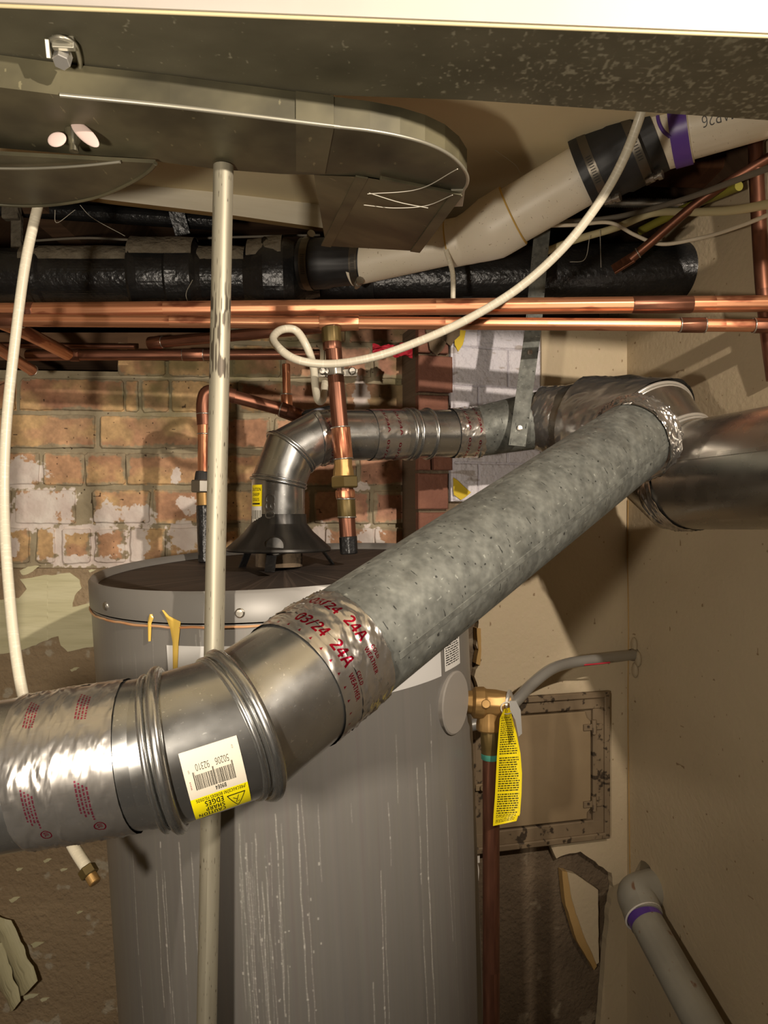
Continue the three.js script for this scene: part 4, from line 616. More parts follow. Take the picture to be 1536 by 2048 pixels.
  add(t2, 'bend', (() => { const n = 20; return grid(n, 40, (q, s) => { const p = bendC.getPoint(q), dir = bendC.getTangent(q), [e1, e2] = frame(dir, V(0, 1, 0)), th = s * 6.28319, r = q < 0.3 ? 0.049 : q < 0.55 ? 0.049 - (q - 0.3) / 0.25 * 0.008 : q > 0.72 ? 0.038 : 0.041 - (q - 0.55) / 0.17 * 0.003; return p.addScaledVector(e1, Math.cos(th) * r).addScaledVector(e2, Math.sin(th) * r); }, (q, s) => [q * 0.1, s * 0.25], true); })(), M.pvc, 'white glued bend');
  add(t2, 'glue_ring', bead(A3.clone().addScaledVector(d34, -0.012), d34, 0.046, d34, 0.0024), M.glue, 'amber glue ring'); add(t2, 'glue_ring', bead(A4.clone().addScaledVector(d45, 0.006), d45, 0.0345, d45, 0.002), M.glue, 'amber glue ring');
  add(t2, 'tube', seg(A4.clone().addScaledVector(d45, -0.01), A5, 0.0335, 0.0335, { nl: 3 }), M.pvc);
  const c2 = thing('rubber_coupling', 'small black rubber coupling joining white plastic to cast iron', 'coupling', A5);
  const q0 = U(726, 526, 1.295), q1 = U(606, 528, 1.32), d2 = dd(q0, q1), L2 = q0.distanceTo(q1);
  add(c2, 'sleeve', turned(q0, q1, [[0, 0.03], [0, 0.0362], [0.02, 0.0365], [L2 * 0.5, 0.039], [L2 * 0.6, 0.042], [L2, 0.043], [L2, 0.03]], { nt: 48, ur: 0.05 }), M.rubber);
  for (const z of [0.002, L2 - 0.02]) { const [cl] = clamp(c2, q0.clone().addScaledVector(d2, z), d2, z < 0.03 ? 0.0364 : 0.043); screw(cl, q0.clone().addScaledVector(d2, z + 0.006).add(V(0, z < 0.03 ? -0.038 : 0.04, z < 0.03 ? 0.012 : 0.016)), V(0.3, 0.2, 0.9).normalize()); }
  // cast iron run
  const ci = thing('cast_iron_pipe', 'tarry black cast iron drain with bulging hubs behind the copper pipes', 'pipe', U(300, 550, 1.38));
  const I0 = U(-300, 552, 1.36), I1 = U(640, 556, 1.40), di = dd(I0, I1), X = (px) => I0.distanceTo(I1) * (px + 300) / 940, n = (z, r) => [z, r];
  const prof = []; const pr = (px, r) => prof.push([X(px), r]);
  pr(-300, 0.049); pr(66, 0.049); pr(72, 0.053); pr(84, 0.053); pr(90, 0.049); pr(258, 0.049); pr(262, 0.062); pr(268, 0.066); pr(276, 0.062); pr(282, 0.059); pr(332, 0.058); pr(338, 0.064); pr(360, 0.062); pr(386, 0.064); pr(396, 0.055); pr(404, 0.05); pr(488, 0.05); pr(506, 0.06); pr(530, 0.07); pr(570, 0.07); pr(590, 0.062); pr(600, 0.05); pr(610, 0.04); pr(640, 0.034);
  const cig = turned(I0, I1, prof, { nt: 64, crease: 1.2, ur: 0.05 }); { const p = cig.attributes.position; for (let i = 0; i < p.count; i++) { const x = p.getX(i), y = p.getY(i), z = p.getZ(i); p.setY(i, y + (fbm(x * 45, y * 45 + z * 30, 271, 3) - 0.5) * 0.003); p.setZ(i, z + (fbm(x * 50, z * 50 + y * 20, 273, 3) - 0.5) * 0.003); } cig.computeVertexNormals(); }
  add(ci, 'barrel', cig, M.iron);
  const dust = (f0, f1, r0, r1) => seg(I0.clone().lerp(I1, (f0 + 300) / 940), I0.clone().lerp(I1, (f1 + 300) / 940), r0, r1, { ref: V(0, 1, 0), th0: -0.4, th1: 1.2, nl: 14, nt: 20, disp: (th, q) => 0.0032 * (fbm(th * 3, q * 9, 275, 3) - 0.2) + 0.002 - 0.004 * sm(1.0, 1.2, th) });
  for (const [a, b, r0, r1] of [[50, 262, 0.0505, 0.0505], [264, 390, 0.0665, 0.0665], [392, 490, 0.0515, 0.0515], [496, 566, 0.062, 0.072]]) add(ci, 'dust_crust', dust(a, b, r0, r1), M.dustIron, 'grey crust of dust along the top');
  const ci2 = thing('cast_iron_pipe', 'plain black cast iron pipe running on to the beige side wall', 'pipe', U(1000, 545, 1.46));
  add(ci2, 'barrel', rod(U(640, 562, 1.44), U(1385, 545, 1.37), 0.0535, { nt: 48 }), M.iron); add(ci2, 'hub', turned(U(700, 561, 1.434), U(840, 558, 1.421), [[0, 0.05], [0, 0.058], [0.03, 0.062], [0.05, 0.058], [0.05, 0.05]], { nt: 40 }), M.iron);
  const ci3 = thing('cast_iron_pipe', 'glossy black pipe under the broken ceiling edge', 'pipe', U(260, 430, 1.5)); add(ci3, 'barrel', rod(U(-100, 408, 1.5), U(430, 444, 1.52), 0.016), M.iron); add(ci3, 'clip', bar(U(352, 420, 1.48), U(366, 470, 1.5), 0.03, 0.004, V(0, 0, 1)), M.iron);
}

// ---------------------------------------------------------------- copper plumbing
{
  const pipe = (label, pts, r, m, extra) => { const w = pts.map((p) => U(...p)), t = thing('copper_pipe', label, 'pipe', w[0]); if (w.length === 2) add(t, 'tube', rod(w[0], w[1], r), m); else add(t, 'tube', sweep(w, r, { nt: 18 }), m); if (extra) extra(t, w); return t; };
  const fit = (t, a, b, r, m = M.copper, nm = 'fitting') => add(t, nm, turned(a, b, [[0, r - 0.0015], [0, r], [0.002, r + 0.0006], [a.distanceTo(b) - 0.002, r + 0.0006], [a.distanceTo(b), r], [a.distanceTo(b), r - 0.0015]], { nt: 26, ur: r }), m);
  const sol = (t, p, d, r) => add(t, 'solder_ring', bead(p, d, r, d, 0.0011), M.solder, 'silver solder ring');
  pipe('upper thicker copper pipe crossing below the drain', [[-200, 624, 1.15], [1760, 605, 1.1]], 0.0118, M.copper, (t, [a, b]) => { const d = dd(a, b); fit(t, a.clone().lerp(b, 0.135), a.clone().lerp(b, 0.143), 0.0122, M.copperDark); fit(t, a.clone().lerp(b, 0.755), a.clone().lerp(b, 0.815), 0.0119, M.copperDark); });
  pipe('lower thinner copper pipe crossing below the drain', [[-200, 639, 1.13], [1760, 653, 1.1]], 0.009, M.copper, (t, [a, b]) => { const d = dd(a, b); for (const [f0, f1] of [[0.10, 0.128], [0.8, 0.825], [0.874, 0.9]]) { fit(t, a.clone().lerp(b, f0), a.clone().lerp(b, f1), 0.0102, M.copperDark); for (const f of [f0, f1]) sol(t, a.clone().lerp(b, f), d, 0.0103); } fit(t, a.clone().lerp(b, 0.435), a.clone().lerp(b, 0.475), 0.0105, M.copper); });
  pipe('short copper branch slanting back from the thin pipe', [[-10, 640, 1.14], [40, 660, 1.17], [135, 708, 1.3]], 0.0105, M.copper);
  pipe('stubby copper pipe end below the crossing pipes', [[-90, 640, 1.15], [66, 742, 1.3]], 0.0092, M.copper, (t, w) => sol(t, w[1], dd(w[0], w[1]), 0.0092));
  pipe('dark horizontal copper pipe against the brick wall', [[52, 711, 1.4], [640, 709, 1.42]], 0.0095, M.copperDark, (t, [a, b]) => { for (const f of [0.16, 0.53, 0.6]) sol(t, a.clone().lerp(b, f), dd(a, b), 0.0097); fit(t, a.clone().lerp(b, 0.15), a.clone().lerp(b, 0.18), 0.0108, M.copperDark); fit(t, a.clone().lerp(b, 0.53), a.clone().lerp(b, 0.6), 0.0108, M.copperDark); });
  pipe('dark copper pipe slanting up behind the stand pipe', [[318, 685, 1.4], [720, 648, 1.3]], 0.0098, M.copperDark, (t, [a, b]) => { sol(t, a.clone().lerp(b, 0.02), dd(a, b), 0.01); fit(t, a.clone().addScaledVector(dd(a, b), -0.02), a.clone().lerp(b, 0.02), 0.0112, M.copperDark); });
  pipe('thin dusty copper pipe in the joist bay', [[-60, 690, 1.45], [270, 693, 1.46]], 0.005, M.copperDark);
  // cold riser with elbow and union (left of the hood)
  {
    const t = thing('copper_riser', 'copper riser with elbow and nut beside the stand pipe', 'pipe', U(412, 1120, 1.25));
    const d1 = 1.25, a = U(412, 1124, d1), b = U(409, 815, d1);
    add(t, 'tube', rod(U(409, 945, d1), U(409, 820, d1), 0.0108), M.copper); add(t, 'elbow', sweep([U(409, 850, d1), U(408, 805, d1), U(415, 786, d1), U(440, 786, d1 + 0.005), U(470, 793, d1 + 0.01)], 0.0122, { nt: 18 }), M.copperDark); add(t, 'tube', rod(U(440, 786, d1 + 0.005), U(575, 822, d1 + 0.03), 0.0105), M.copperDark, 'dark copper crosspiece');
    sol(t, U(409, 868, d1), V(0, 1, 0), 0.0112); sol(t, U(409, 828, d1), V(0, 1, 0), 0.0124); sol(t, U(562, 819, d1 + 0.028), dd(U(440, 786, d1), U(575, 822, d1)), 0.0112);
    const un = add(t, 'union_nut', hexNut(U(405, 985, d1), U(405, 960, d1), 0.0185), M.steel, 'grey union nut'); add(un, 'collar', turned(U(406, 962, d1), U(406, 938, d1), [[0, 0.014], [0.004, 0.0135], [0.012, 0.0125], [0.016, 0.0112]], { nt: 20 }), M.tar);
    add(t, 'nipple', rod(U(408, 1012, d1), U(407, 984, d1), 0.0115), M.brass); add(t, 'tube', rod(a, U(408, 1010, d1), 0.0125), M.iron, 'black nipple into the tank');
  }
  // tee with small drop
  {
    const d1 = 1.29, t = thing('copper_tee', 'copper tee with a short thin drop pipe above the hood elbow', 'fitting', U(590, 820, d1));
    add(t, 'body', rod(U(560, 818, d1 - 0.01), U(615, 838, d1 + 0.01), 0.0128), M.copperDark); add(t, 'drop', rod(U(572, 728, d1), U(574, 812, d1), 0.0068), M.copper); fit(t, U(573, 790, d1), U(574, 815, d1), 0.009); sol(t, U(573, 789, d1), V(0, 1, 0), 0.0088);
    add(t, 'valve_body', rod(U(600, 835, d1), U(665, 822, d1 + 0.03), 0.0105), M.iron);
    const h = turned(U(640, 838, d1 - 0.02), U(642, 838, d1 - 0.1), [[0, 0.016], [0.004, 0.018], [0.008, 0.016], [0.009, 0]], { nt: 20 }); add(t, 'handle', h, S({ color: rgb(120, 124, 136), roughness: 0.4 }));
  }
  // hot riser right of the hood
  {
    const d1 = 1.10, P = (x, y) => U(x, y, d1), t = thing('copper_riser', 'copper riser with brass union standing right of the hood elbow', 'pipe', P(697, 1105));
    add(t, 'tube', rod(P(663, 652), P(686, 925), 0.0118), M.copperDark); fit(t, P(662, 655), P(664, 685), 0.0132, M.brassOld); fit(t, P(664, 684), P(665, 700), 0.0128, M.copperDark); fit(t, P(681, 855), P(687, 918), 0.0131); sol(t, P(681, 855), dd(P(681, 855), P(687, 918)), 0.0134); sol(t, P(687, 918), dd(P(681, 855), P(687, 918)), 0.0134);
    add(t, 'union_tail', turned(P(687, 952), P(686, 920), [[0, 0.015], [0.008, 0.0145], [0.014, 0.013], [0.024, 0.0128]], { nt: 22 }), M.brass); const nut = add(t, 'union_nut', hexNut(P(690, 976), P(689, 952), 0.0208), M.brassOld, 'dark hexagonal union nut');
    add(t, 'tube', rod(P(696, 1076), P(690, 974), 0.0118), M.copperDark); fit(t, P(691, 996), P(690, 980), 0.0133, M.copper); fit(t, P(694, 1036), P(692, 998), 0.0124, M.brassOld); sol(t, P(692, 998), V(0, 1, 0), 0.0128); sol(t, P(694, 1034), V(0, 1, 0), 0.0128); add(t, 'nipple', rod(P(698, 1108), P(696, 1072), 0.0128), M.iron, 'black tank nipple');
    // clamp
    const cl = add(t, 'pipe_clamp', turned(P(670, 752), P(669, 737), [[0, 0.013], [0, 0.0145], [0.011, 0.0145], [0.011, 0.013]], { nt: 26 }), M.steel, 'steel pipe clamp');
    for (const [x, z] of [[645, 0.01], [656, 0.016], [704, 0.01]]) { const p = P(x, 744).add(V(0, 0, 0.006)); add(cl, 'screw', turned(p.clone().add(V(0, 0, -0.004)), p.clone().add(V(0.1, 0, 1)), [[0, 0.0055], [0.006, 0.0055], [0.009, 0.004], [0.01, 0]], { nt: 14 }), M.steel); }
    add(cl, 'bar', bar(P(622, 747), P(715, 745), 0.010, 0.003, V(0, 0, 1)), M.steel);
  }
  pipe('vertical copper pipe close to the beige side wall', [[1585, 236, 1.1], [1535, 238, 1.13], [1514, 256, 1.145], [1512, 310, 1.15], [1518, 450, 1.15], [1528, 600, 1.145], [1548, 760, 1.14]], 0.0108, M.copperDark, (t) => { sol(t, U(1512, 282, 1.148), V(0, 1, 0), 0.0122); fit(t, U(1513, 258, 1.147), U(1512, 282, 1.148), 0.0122, M.copperDark); });
  pipe('cut copper tube with pinched end hanging below the cables', [[1580, 290, 1.12], [1500, 338, 1.15], [1400, 402, 1.19], [1300, 486, 1.23], [1262, 518, 1.25]], 0.0072, M.copperDark, (t) => { const a = U(1266, 515, 1.25), b = U(1226, 540, 1.265); add(t, 'pinched_end', bar(a, b, 0.02, 0.005, V(0.2, 0.6, 0.8)), M.copperDark); sol(t, U(1276, 506, 1.24), dd(a, b), 0.0078); });
  // far vertical old pipe on the left
  const o = thing('iron_bracket', 'dusty iron post in the dark joist bay', 'post', U(30, 560, 1.5)); add(o, 'bar', bar(U(34, 430, 1.47), U(34, 560, 1.47), 0.02, 0.012, V(0, 0, 1)), M.dustIron); add(o, 'cap', bar(U(6, 424, 1.46), U(40, 424, 1.46), 0.03, 0.02, V(0, 0, 1)), M.dustIron);
}
// ---------------------------------------------------------------- relief valve, drain tube, tag, gas tube
{
  const e = heaterHit(908, 1405, hR), d1 = 1.05, P = (x, y, z = 0) => U(x, y, d1 + z);
  const t = thing('relief_valve', 'brass relief valve with chrome lever on the side of the heater', 'valve', P(970, 1405));
  const a = P(922, 1403), b = P(1018, 1410), L = a.distanceTo(b);
  add(t, 'body', turned(a, b, [[-0.012, 0.014], [0.004, 0.014], [0.014, 0.016], [0.018, 0.021], [0.03, 0.022], [0.034, 0.0195], [L * 0.7, 0.0195], [L * 0.9, 0.018], [L, 0.017], [L, 0]], { nt: 32 }), M.brass);
  add(t, 'outlet', turned(P(978, 1405), P(978, 1470), [[0, 0.017], [0.024, 0.0165], [0.028, 0.0175], [0.036, 0.0175], [0.038, 0.016], [0.038, 0]], { nt: 28 }), M.brass);
  const hub = add(t, 'cap', turned(b.clone().add(V(-0.002, 0.002, 0)), b.clone().add(V(1, -0.05, 0.35)), [[0, 0.019], [0.003, 0.0185], [0.006, 0.012], [0.01, 0.0]], { nt: 28 }), M.chrome);
  const lv = [[1019, 1402], [1032, 1402], [1041, 1420], [1043, 1466], [1036, 1472], [1030, 1440], [1020, 1420]].map(([x, y]) => P(x, y, -0.034));
  add(t, 'lever', slab(lv, V(-0.1, 0.1, 1).normalize(), 0.004), M.chrome, 'chrome test lever'); add(t, 'boss', rod(P(972, 1408, -0.019), P(972, 1408, -0.0235), 0.006), M.brass);
  const pp = thing('relief_drain', 'copper drain tube dropping from the brass relief valve', 'pipe', P(976, 2900)); const y0 = V(P(984, 1500).x, 0.06, P(984, 1500).z);
  add(pp, 'tube', rod(P(982, 1500), y0, 0.0115), M.copperDark); add(pp, 'adapter', turned(P(981, 1512), P(981, 1455), [[0, 0.0125], [0.012, 0.0128], [0.013, 0.0132], [0.028, 0.0135], [0.036, 0.0128], [0.04, 0.012]], { nt: 26 }), M.brassOld, 'mottled brass adapter'); add(pp, 'patina_ring', turned(P(981, 1518), P(981, 1506), [[0, 0.0122], [0.001, 0.0128], [0.008, 0.0128]], { nt: 24 }), M.patina, 'green verdigris ring');
  pp.position.copy(y0); pp.children.forEach((c) => c.geometry.translate(pp.base.x - y0.x, pp.base.y - y0.y, pp.base.z - y0.z));
  // tag
  const edge = [[1418, 1008, 1020], [1436, 1000, 1024], [1470, 997, 1033], [1510, 994, 1041], [1550, 992, 1044], [1590, 990, 1043], [1630, 987, 1040], [1652, 986, 1033]];
  const tagT = canvasTex(256, 1024, (c, w, h) => { c.fillStyle = '#f2dc12'; c.fillRect(0, 0, w, h); c.fillStyle = 'rgba(30,26,6,.85)'; const blk = (y0, y1, x0 = 26) => { for (let y = y0; y < y1; y += 17) { let x = x0; const end = rr(205, 236); while (x < end) { const l = Math.min(rr(8, 36), end - x); c.fillRect(x, y, l, 9); x += l + 6; } } }; c.strokeStyle = 'rgba(30,26,6,.7)'; c.lineWidth = 3; c.strokeRect(20, 120, 220, 60); blk(100, 112, 60); blk(130, 176, 30); blk(190, 440); blk(460, 700); blk(726, 930); blk(950, 1000); });
  const tg = thing('warning_tag', 'yellow paper tag with fine black print hanging on the relief valve', 'tag', P(1010, 1420));
  add(tg, 'sheet', grid(28, 8, (q, s) => { const f = q * 7, i = Math.min(6, Math.floor(f)), k = f - i, E = edge[i], G = edge[i + 1], y = E[0] + (G[0] - E[0]) * k - s * 10 * (q > 0.9 ? 1 : 0.3), x0 = E[1] + (G[1] - E[1]) * k, x1 = E[2] + (G[2] - E[2]) * k; return P(x0 + (x1 - x0) * s, y, -0.03 + 0.012 * Math.sin(s * 2.6) + 0.012 * Math.sin(q * 3) * s); }, (q, s) => [s, 1 - q]), S({ map: tagT, roughness: 0.55 }));
  add(tg, 'tie', new THREE.TorusGeometry(0.008, 0.0009, 6, 24).translate(P(1014, 1416, -0.02).x, P(1014, 1416, -0.02).y, P(1014, 1416, -0.02).z), M.web);
  // grey tube to the wall
  const wp = rightP.hit(1272, 1309).p; const g = thing('conduit', 'bent grey metal tube running from behind the valve into the wall', 'tube', wp);
  add(g, 'tube', sweep([U(900, 1458, 1.26), U(965, 1444, 1.26), U(1020, 1412, 1.26), U(1062, 1370, 1.3), U(1100, 1340, 1.34), U(1140, 1326, 1.39), U(1200, 1318, 1.43), wp], 0.0098, { nt: 18, n: 90 }), S({ color: rgb(176, 174, 168), roughness: 0.34, metalness: 0.6 }));
  const rs = (x, y) => U(x, y, 1.40); add(g, 'stripe', sweep([rs(1168, 1330), rs(1190, 1328), rs(1220, 1325)], 0.0016, { nt: 6 }), M.redRag, 'red stripe'); fit2(g, wp);
  function fit2(o, p) { add(o, 'end_collar', turned(p.clone().addScaledVector(V(-1, -0.02, 0.3).normalize(), 0.012), p, [[0, 0.011], [0.004, 0.0125], [0.012, 0.0125]], { nt: 20 }), M.steel); }
}
// ---------------------------------------------------------------- clean-out door in the chimney
{
  const q = (x, y) => { const h = chimP.hit(x, y, 0.006); return [h.s, h.y]; };
  const s0 = q(938, 1550)[0], s1 = q(1210, 1530)[0], yt = q(1208, 1384)[1], yb = q(1211, 1668)[1];
  const t = thing('cleanout_door', 'old painted iron clean-out door in the chimney breast', 'door', chimP.at((s0 + s1) / 2, yb, 0.002));
  const box = (nm, a, b, c, d, off, th, m, lb, bv = 0.002) => add(t, nm, chimP.shape([[a, c], [b, c], [b, d], [a, d]], off, th, { bevel: bv }), m, lb);
  const fw = 0.03; box('frame_bar', s0, s1, yt - fw, yt, 0.014, 0.013, M.doorIron); box('frame_bar', s0, s1, yb, yb + fw * 1.1, 0.014, 0.013, M.doorIron); box('frame_bar', s0, s0 + fw, yb + fw, yt - fw, 0.014, 0.013, M.doorIron); box('frame_bar', s1 - fw, s1, yb + fw, yt - fw, 0.014, 0.013, M.doorIron);
  box('outer_lip', s0 - 0.003, s1 + 0.003, yt - 0.008, yt + 0.004, 0.02, 0.01, M.doorIron); box('outer_lip', s0 - 0.003, s1 + 0.003, yb - 0.004, yb + 0.008, 0.02, 0.01, M.doorIron); box('outer_lip', s1 - 0.008, s1 + 0.004, yb, yt, 0.02, 0.01, M.doorIron); box('outer_lip', s0 - 0.004, s0 + 0.008, yb, yt, 0.02, 0.01, M.doorIron);
  box('backing', s0 + 0.005, s1 - 0.005, yb + 0.005, yt - 0.005, 0.0045, 0.003, M.doorIron);
  const a = s0 + fw + 0.004, b = s1 - fw - 0.004, c = yb + fw + 0.006, d = yt - fw - 0.004; const leaf = add(t, 'leaf', chimP.shape([[a, c], [b - 0.008, c], [b - 0.008, c + 0.012], [b, c + 0.02], [b, d - 0.02], [b - 0.008, d - 0.012], [b - 0.012, d], [a, d]], 0.013, 0.008, { bevel: 0.002 }), M.doorLeaf, 'flat iron leaf');
  for (const y of [d - 0.03, c + 0.03]) { const p = chimP.at(b + 0.004, y, 0.016); add(leaf, 'hinge', merge([rod(p.clone().add(V(0, -0.014, 0)), p.clone().add(V(0, 0.014, 0)), 0.005), bar(chimP.at(b - 0.018, y, 0.015), chimP.at(b + 0.022, y, 0.015), 0.012, 0.005, chimP.n)]), M.doorIron); }
  const p = chimP.at(s0 + 0.02, (c + d) / 2 - 0.02, 0.018); add(leaf, 'latch', merge([bar(p.clone().addScaledVector(chimP.u, -0.012), p.clone().addScaledVector(chimP.u, 0.028), 0.012, 0.006, chimP.n), rod(p.clone().addScaledVector(chimP.n, -0.006), p.clone().addScaledVector(chimP.n, 0.01), 0.005)]), M.doorLeaf);
  const hk = thing('wall_hook', 'small white painted iron hook under the clean-out door', 'hook', chimP.hit(952, 1720, 0.01).p); const h2 = (x, y) => chimP.hit(x, y, 0.004).p;
  add(hk, 'plate', bar(h2(951, 1702), h2(951, 1726), 0.016, 0.004, chimP.n), M.white); add(hk, 'prong', sweep([h2(951, 1722), h2(955, 1740), h2(954, 1760)], 0.0032, { nt: 8 }), M.white);
}
// ---------------------------------------------------------------- grey drain at the side wall
{
  const w = rightP.hit(1292, 1768).p, e = U(1270, 1802, 1.415), b = U(1440, 2110, 1.16), d = dd(e, b);
  const t = thing('waste_pipe', 'grey plastic waste pipe with elbow leaving the side wall', 'pipe', b);
  const inW = w.clone().addScaledVector(rightP.n, -0.05), k = e.clone().add(V(0.004, 0.008, -0.004));
  add(t, 'elbow', sweep([inW, inW.clone().lerp(k, 0.5), k, k.clone().lerp(e.clone().addScaledVector(d, 0.035), 0.5), e.clone().addScaledVector(d, 0.034)], 0.0345, { nt: 32, n: 40 }), M.greyPvc);
  const s = e.clone().addScaledVector(d, 0.026); add(t, 'rim', bead(e.clone().addScaledVector(d, 0.034), d, 0.0335, d, 0.0018), M.white, 'pale elbow rim'); add(t, 'primer_ring', seg(e.clone().addScaledVector(d, 0.03), e.clone().addScaledVector(d, 0.05), 0.0305, 0.0305, {}), M.purple, 'purple primer ring'); add(t, 'tube', rod(s, e.clone().addScaledVector(d, 0.62), 0.03), M.greyPvc);
}
// ---------------------------------------------------------------- clear tubes and cables
{
  const tube = (nm, label, cat, pts, r, m, o = {}) => { const w = pts.map((p) => U(...p)), t = thing(nm, label, cat, w[o.end ? w.length - 1 : 0]); add(t, 'tube', sweep(w, r, { nt: 14, n: pts.length * 10 }), m); return t; };
  const lt = tube('vinyl_hose', 'long pale plastic hose hanging past the bricks to a brass nut', 'hose', [[84, 380, 0.93], [74, 420, 0.93], [52, 520, 0.92], [28, 700, 0.91], [12, 860, 0.9], [8, 1000, 0.89], [18, 1180, 0.86], [40, 1360, 0.83], [84, 1540, 0.8], [140, 1680, 0.77], [180, 1745, 0.74]], 0.006, M.vinyl, { end: 1 });
  const a = U(172, 1735, 0.742), b = U(192, 1768, 0.735), d = dd(a, b); const nut = add(lt, 'nut', hexNut(a, a.clone().addScaledVector(d, 0.009), 0.0088), M.brassOld, 'dull hexagonal nut'); add(nut, 'ferrule', rod(a.clone().addScaledVector(d, 0.008), a.clone().addScaledVector(d, 0.018), 0.0058), M.brass);
  tube('vinyl_hose', 'pale plastic hose looping past the black rubber coupling', 'hose', [[1300, 150, 0.86], [1282, 226, 0.87], [1246, 320, 0.9], [1200, 402, 0.93], [1130, 492, 0.96], [1040, 574, 0.99], [940, 636, 1.01], [840, 682, 1.02], [740, 716, 1.03], [650, 728, 1.04], [590, 718, 1.04], [556, 694, 1.05], [546, 676, 1.06], [562, 660, 1.07], [590, 660, 1.08], [612, 690, 1.08], [626, 730, 1.09], [631, 775, 1.11], [636, 800, 1.14], [645, 800, 1.17], [650, 765, 1.19]], 0.0056, M.vinyl);
  tube('vinyl_hose', 'short clear hose end hanging behind the white drain pipe', 'hose', [[892, 500, 1.22], [905, 545, 1.22], [906, 600, 1.22]], 0.004, M.vinyl);
  let cn = 0; const cab = (label, pts, r, m) => { const k = [0.03, 0.058, 0.084, 0.004, 0][cn++]; return tube('cable', label, 'cable', pts.map(([x, y, d]) => [x, y, x > 1330 ? Math.min(d, 1.325 - (x - 1330) * 0.00115 - k) : d]), r, m); };
  cab('thin white cable sagging in front of the pinched copper tube', [[1060, 452, 1.26], [1150, 450, 1.26], [1222, 446, 1.26], [1270, 470, 1.25], [1320, 488, 1.24], [1400, 476, 1.23], [1480, 452, 1.22], [1560, 420, 1.2]], 0.003, M.cableWhite);
  cab('thick cream cable crossing above the hanger strap', [[1080, 508, 1.33], [1150, 480, 1.32], [1230, 456, 1.31], [1300, 428, 1.3], [1400, 424, 1.28], [1470, 420, 1.27], [1560, 404, 1.25]], 0.0062, M.cableYellow);
  cab('grey cable running beside the thick cream cable', [[1100, 446, 1.34], [1220, 436, 1.34], [1350, 404, 1.32], [1500, 350, 1.28], [1580, 320, 1.26]], 0.0045, M.cableGrey);
  cab('olive green wire behind the cut copper tube', [[1280, 462, 1.35], [1380, 412, 1.34], [1440, 388, 1.32], [1478, 372, 1.3]], 0.007, M.cableOlive);
  cab('thin dusty wire strung across the joist bay', [[60, 482, 1.5], [170, 476, 1.5], [280, 480, 1.5], [480, 474, 1.52], [640, 470, 1.53]], 0.0024, M.cableGrey);
  const fx = thing('flexible_conduit', 'dark ribbed conduit behind the large rubber coupling', 'conduit', U(1200, 405, 1.36)); const f0 = U(1190, 404, 1.36), f1 = U(1372, 408, 1.34), pr = []; const FL = f0.distanceTo(f1); for (let i = 0; i <= 76; i++) pr.push([FL * i / 76, i % 2 ? 0.009 : 0.0074]); add(fx, 'tube', turned(f0, f1, pr, { nt: 18, crease: 0 }), M.steel);
  const bl = thing('joist_block', 'reddish wooden block in the joist bay behind the rubber coupling', 'wood block', U(1400, 335, 1.45)); add(bl, 'block', bar(U(1310, 330, 1.45), U(1490, 336, 1.45), 0.045, 0.1, V(0, 0, 1)), M.woodRed);
  const rg = thing('red_rag', 'crumpled red tape scrap behind the looping hose', 'scrap', U(790, 700, 1.4)); add(rg, 'scrap', grid(14, 20, (q, s) => U(745 + 80 * s, 688 + 26 * q + 14 * (fbm(s * 5, q * 4, 291) - 0.5), 1.4 - 0.02 * fbm(s * 7, q * 5, 293)), (q, s) => [s, q]), M.redRag);
  // cobwebs
  const cw = thing('cobweb', 'thin cobweb strands hanging under the furnace outlet and pipes', 'cobweb', U(750, 400, 0.9)); cw.userData.kind = 'stuff';
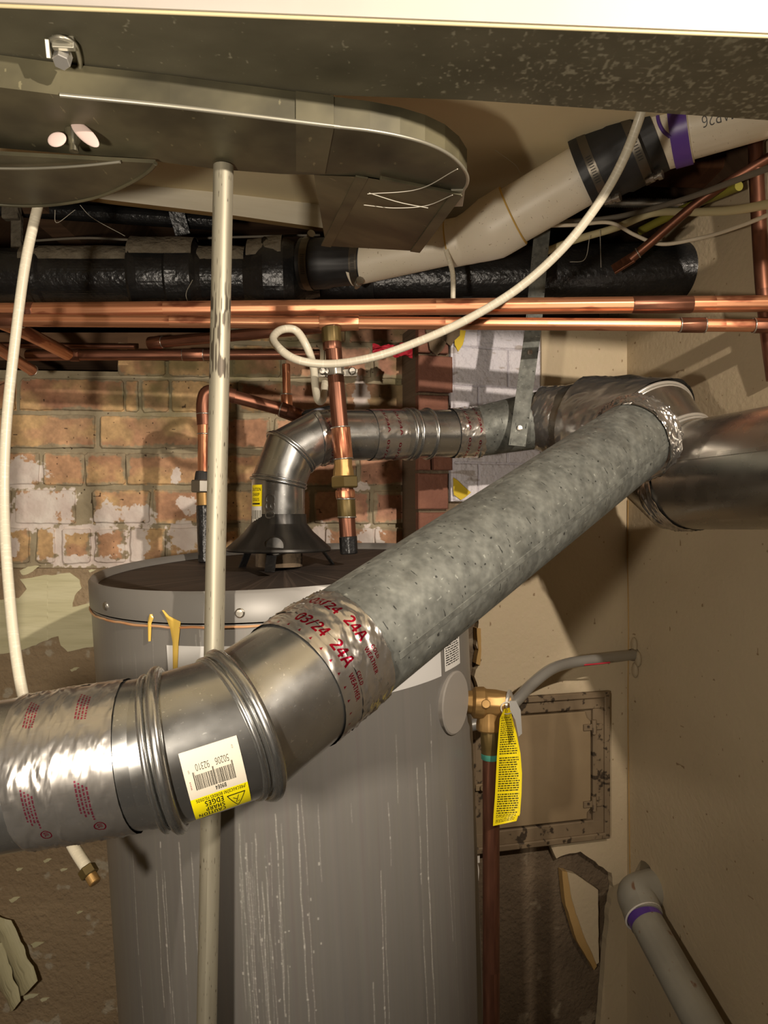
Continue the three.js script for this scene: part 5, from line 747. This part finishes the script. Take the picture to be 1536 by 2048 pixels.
  const strands = [[[735, 388, 0.86], [830, 380, 0.84], [915, 338, 0.76]], [[728, 410, 0.87], [790, 416, 0.9], [850, 412, 0.9], [905, 390, 0.86]], [[738, 386, 0.86], [800, 405, 0.88], [856, 416, 0.89]], [[160, 410, 1.3], [180, 432, 1.31], [250, 472, 1.35]], [[110, 420, 1.2], [112, 445, 1.2], [150, 420, 1.22]], [[385, 560, 1.3], [372, 590, 1.28], [378, 610, 1.28]], [[1200, 460, 1.3], [1202, 535, 1.31]], [[1180, 470, 1.3], [1168, 520, 1.3], [1140, 524, 1.3]], [[0, 222, 0.75], [40, 190, 0.72]], [[990, 300, 1.15], [1030, 330, 1.18], [1040, 345, 1.2]]];
  for (const l of strands) add(cw, 'strand', sweep(l.map((p) => U(...p)), 0.0005, { nt: 5 }), M.web);
}
// ---------------------------------------------------------------- the lamps that light the place (outside the picture)
{
  const t = thing('clamp_lamp', 'clamp lamp with metal reflector fixed to the ceiling', 'lamp', LAMP_B.clone().setY(CEIL));
  const aim = dd(LAMP_B, bulb.target.position), back = aim.clone().negate();
  add(t, 'reflector', turned(LAMP_B.clone().addScaledVector(back, 0.085), LAMP_B, [[0, 0.02], [0.02, 0.035], [0.06, 0.06], [0.08, 0.068]], { nt: 36 }), M.steel);
  const g = new THREE.SphereGeometry(0.022, 20, 14); g.translate(...LAMP_B.clone().addScaledVector(back, 0.04).toArray()); add(t, 'bulb', g, S({ color: 0xffffff, emissive: 0xffe2bd, emissiveIntensity: 2 }));
  add(t, 'stem', rod(LAMP_B.clone().addScaledVector(back, 0.08), LAMP_B.clone().addScaledVector(back, 0.08).setY(CEIL), 0.008), M.steel);
  const w = thing('work_light', 'small work light on a stand', 'lamp', V(LAMP_A.x, 0, LAMP_A.z + 0.04)), c = LAMP_A.clone().add(V(-0.003, 0, 0.03));
  const hb = new RoundedBoxGeometry(0.08, 0.08, 0.04, 3, 0.006); hb.translate(c.x, c.y, c.z); const hd = add(w, 'head', hb, M.rubber); const ln = new THREE.BoxGeometry(0.05, 0.05, 0.002); ln.translate(c.x, c.y, c.z - 0.021); add(hd, 'lens', ln, S({ color: 0xffffff, emissive: 0xfff0da, emissiveIntensity: 3 }));
  add(w, 'pole', rod(V(c.x, 0.03, c.z), V(c.x, c.y - 0.04, c.z), 0.01), M.steel); add(w, 'base', turned(V(c.x, 0, c.z), V(c.x, 1, c.z), [[0, 0], [0, 0.14], [0.01, 0.14], [0.03, 0.03], [0.035, 0]], { nt: 36 }), M.steel);
}
scene.traverse((o) => { if (o.isMesh) o.castShadow = o.receiveShadow = true; });
renderer.render(scene, camera);
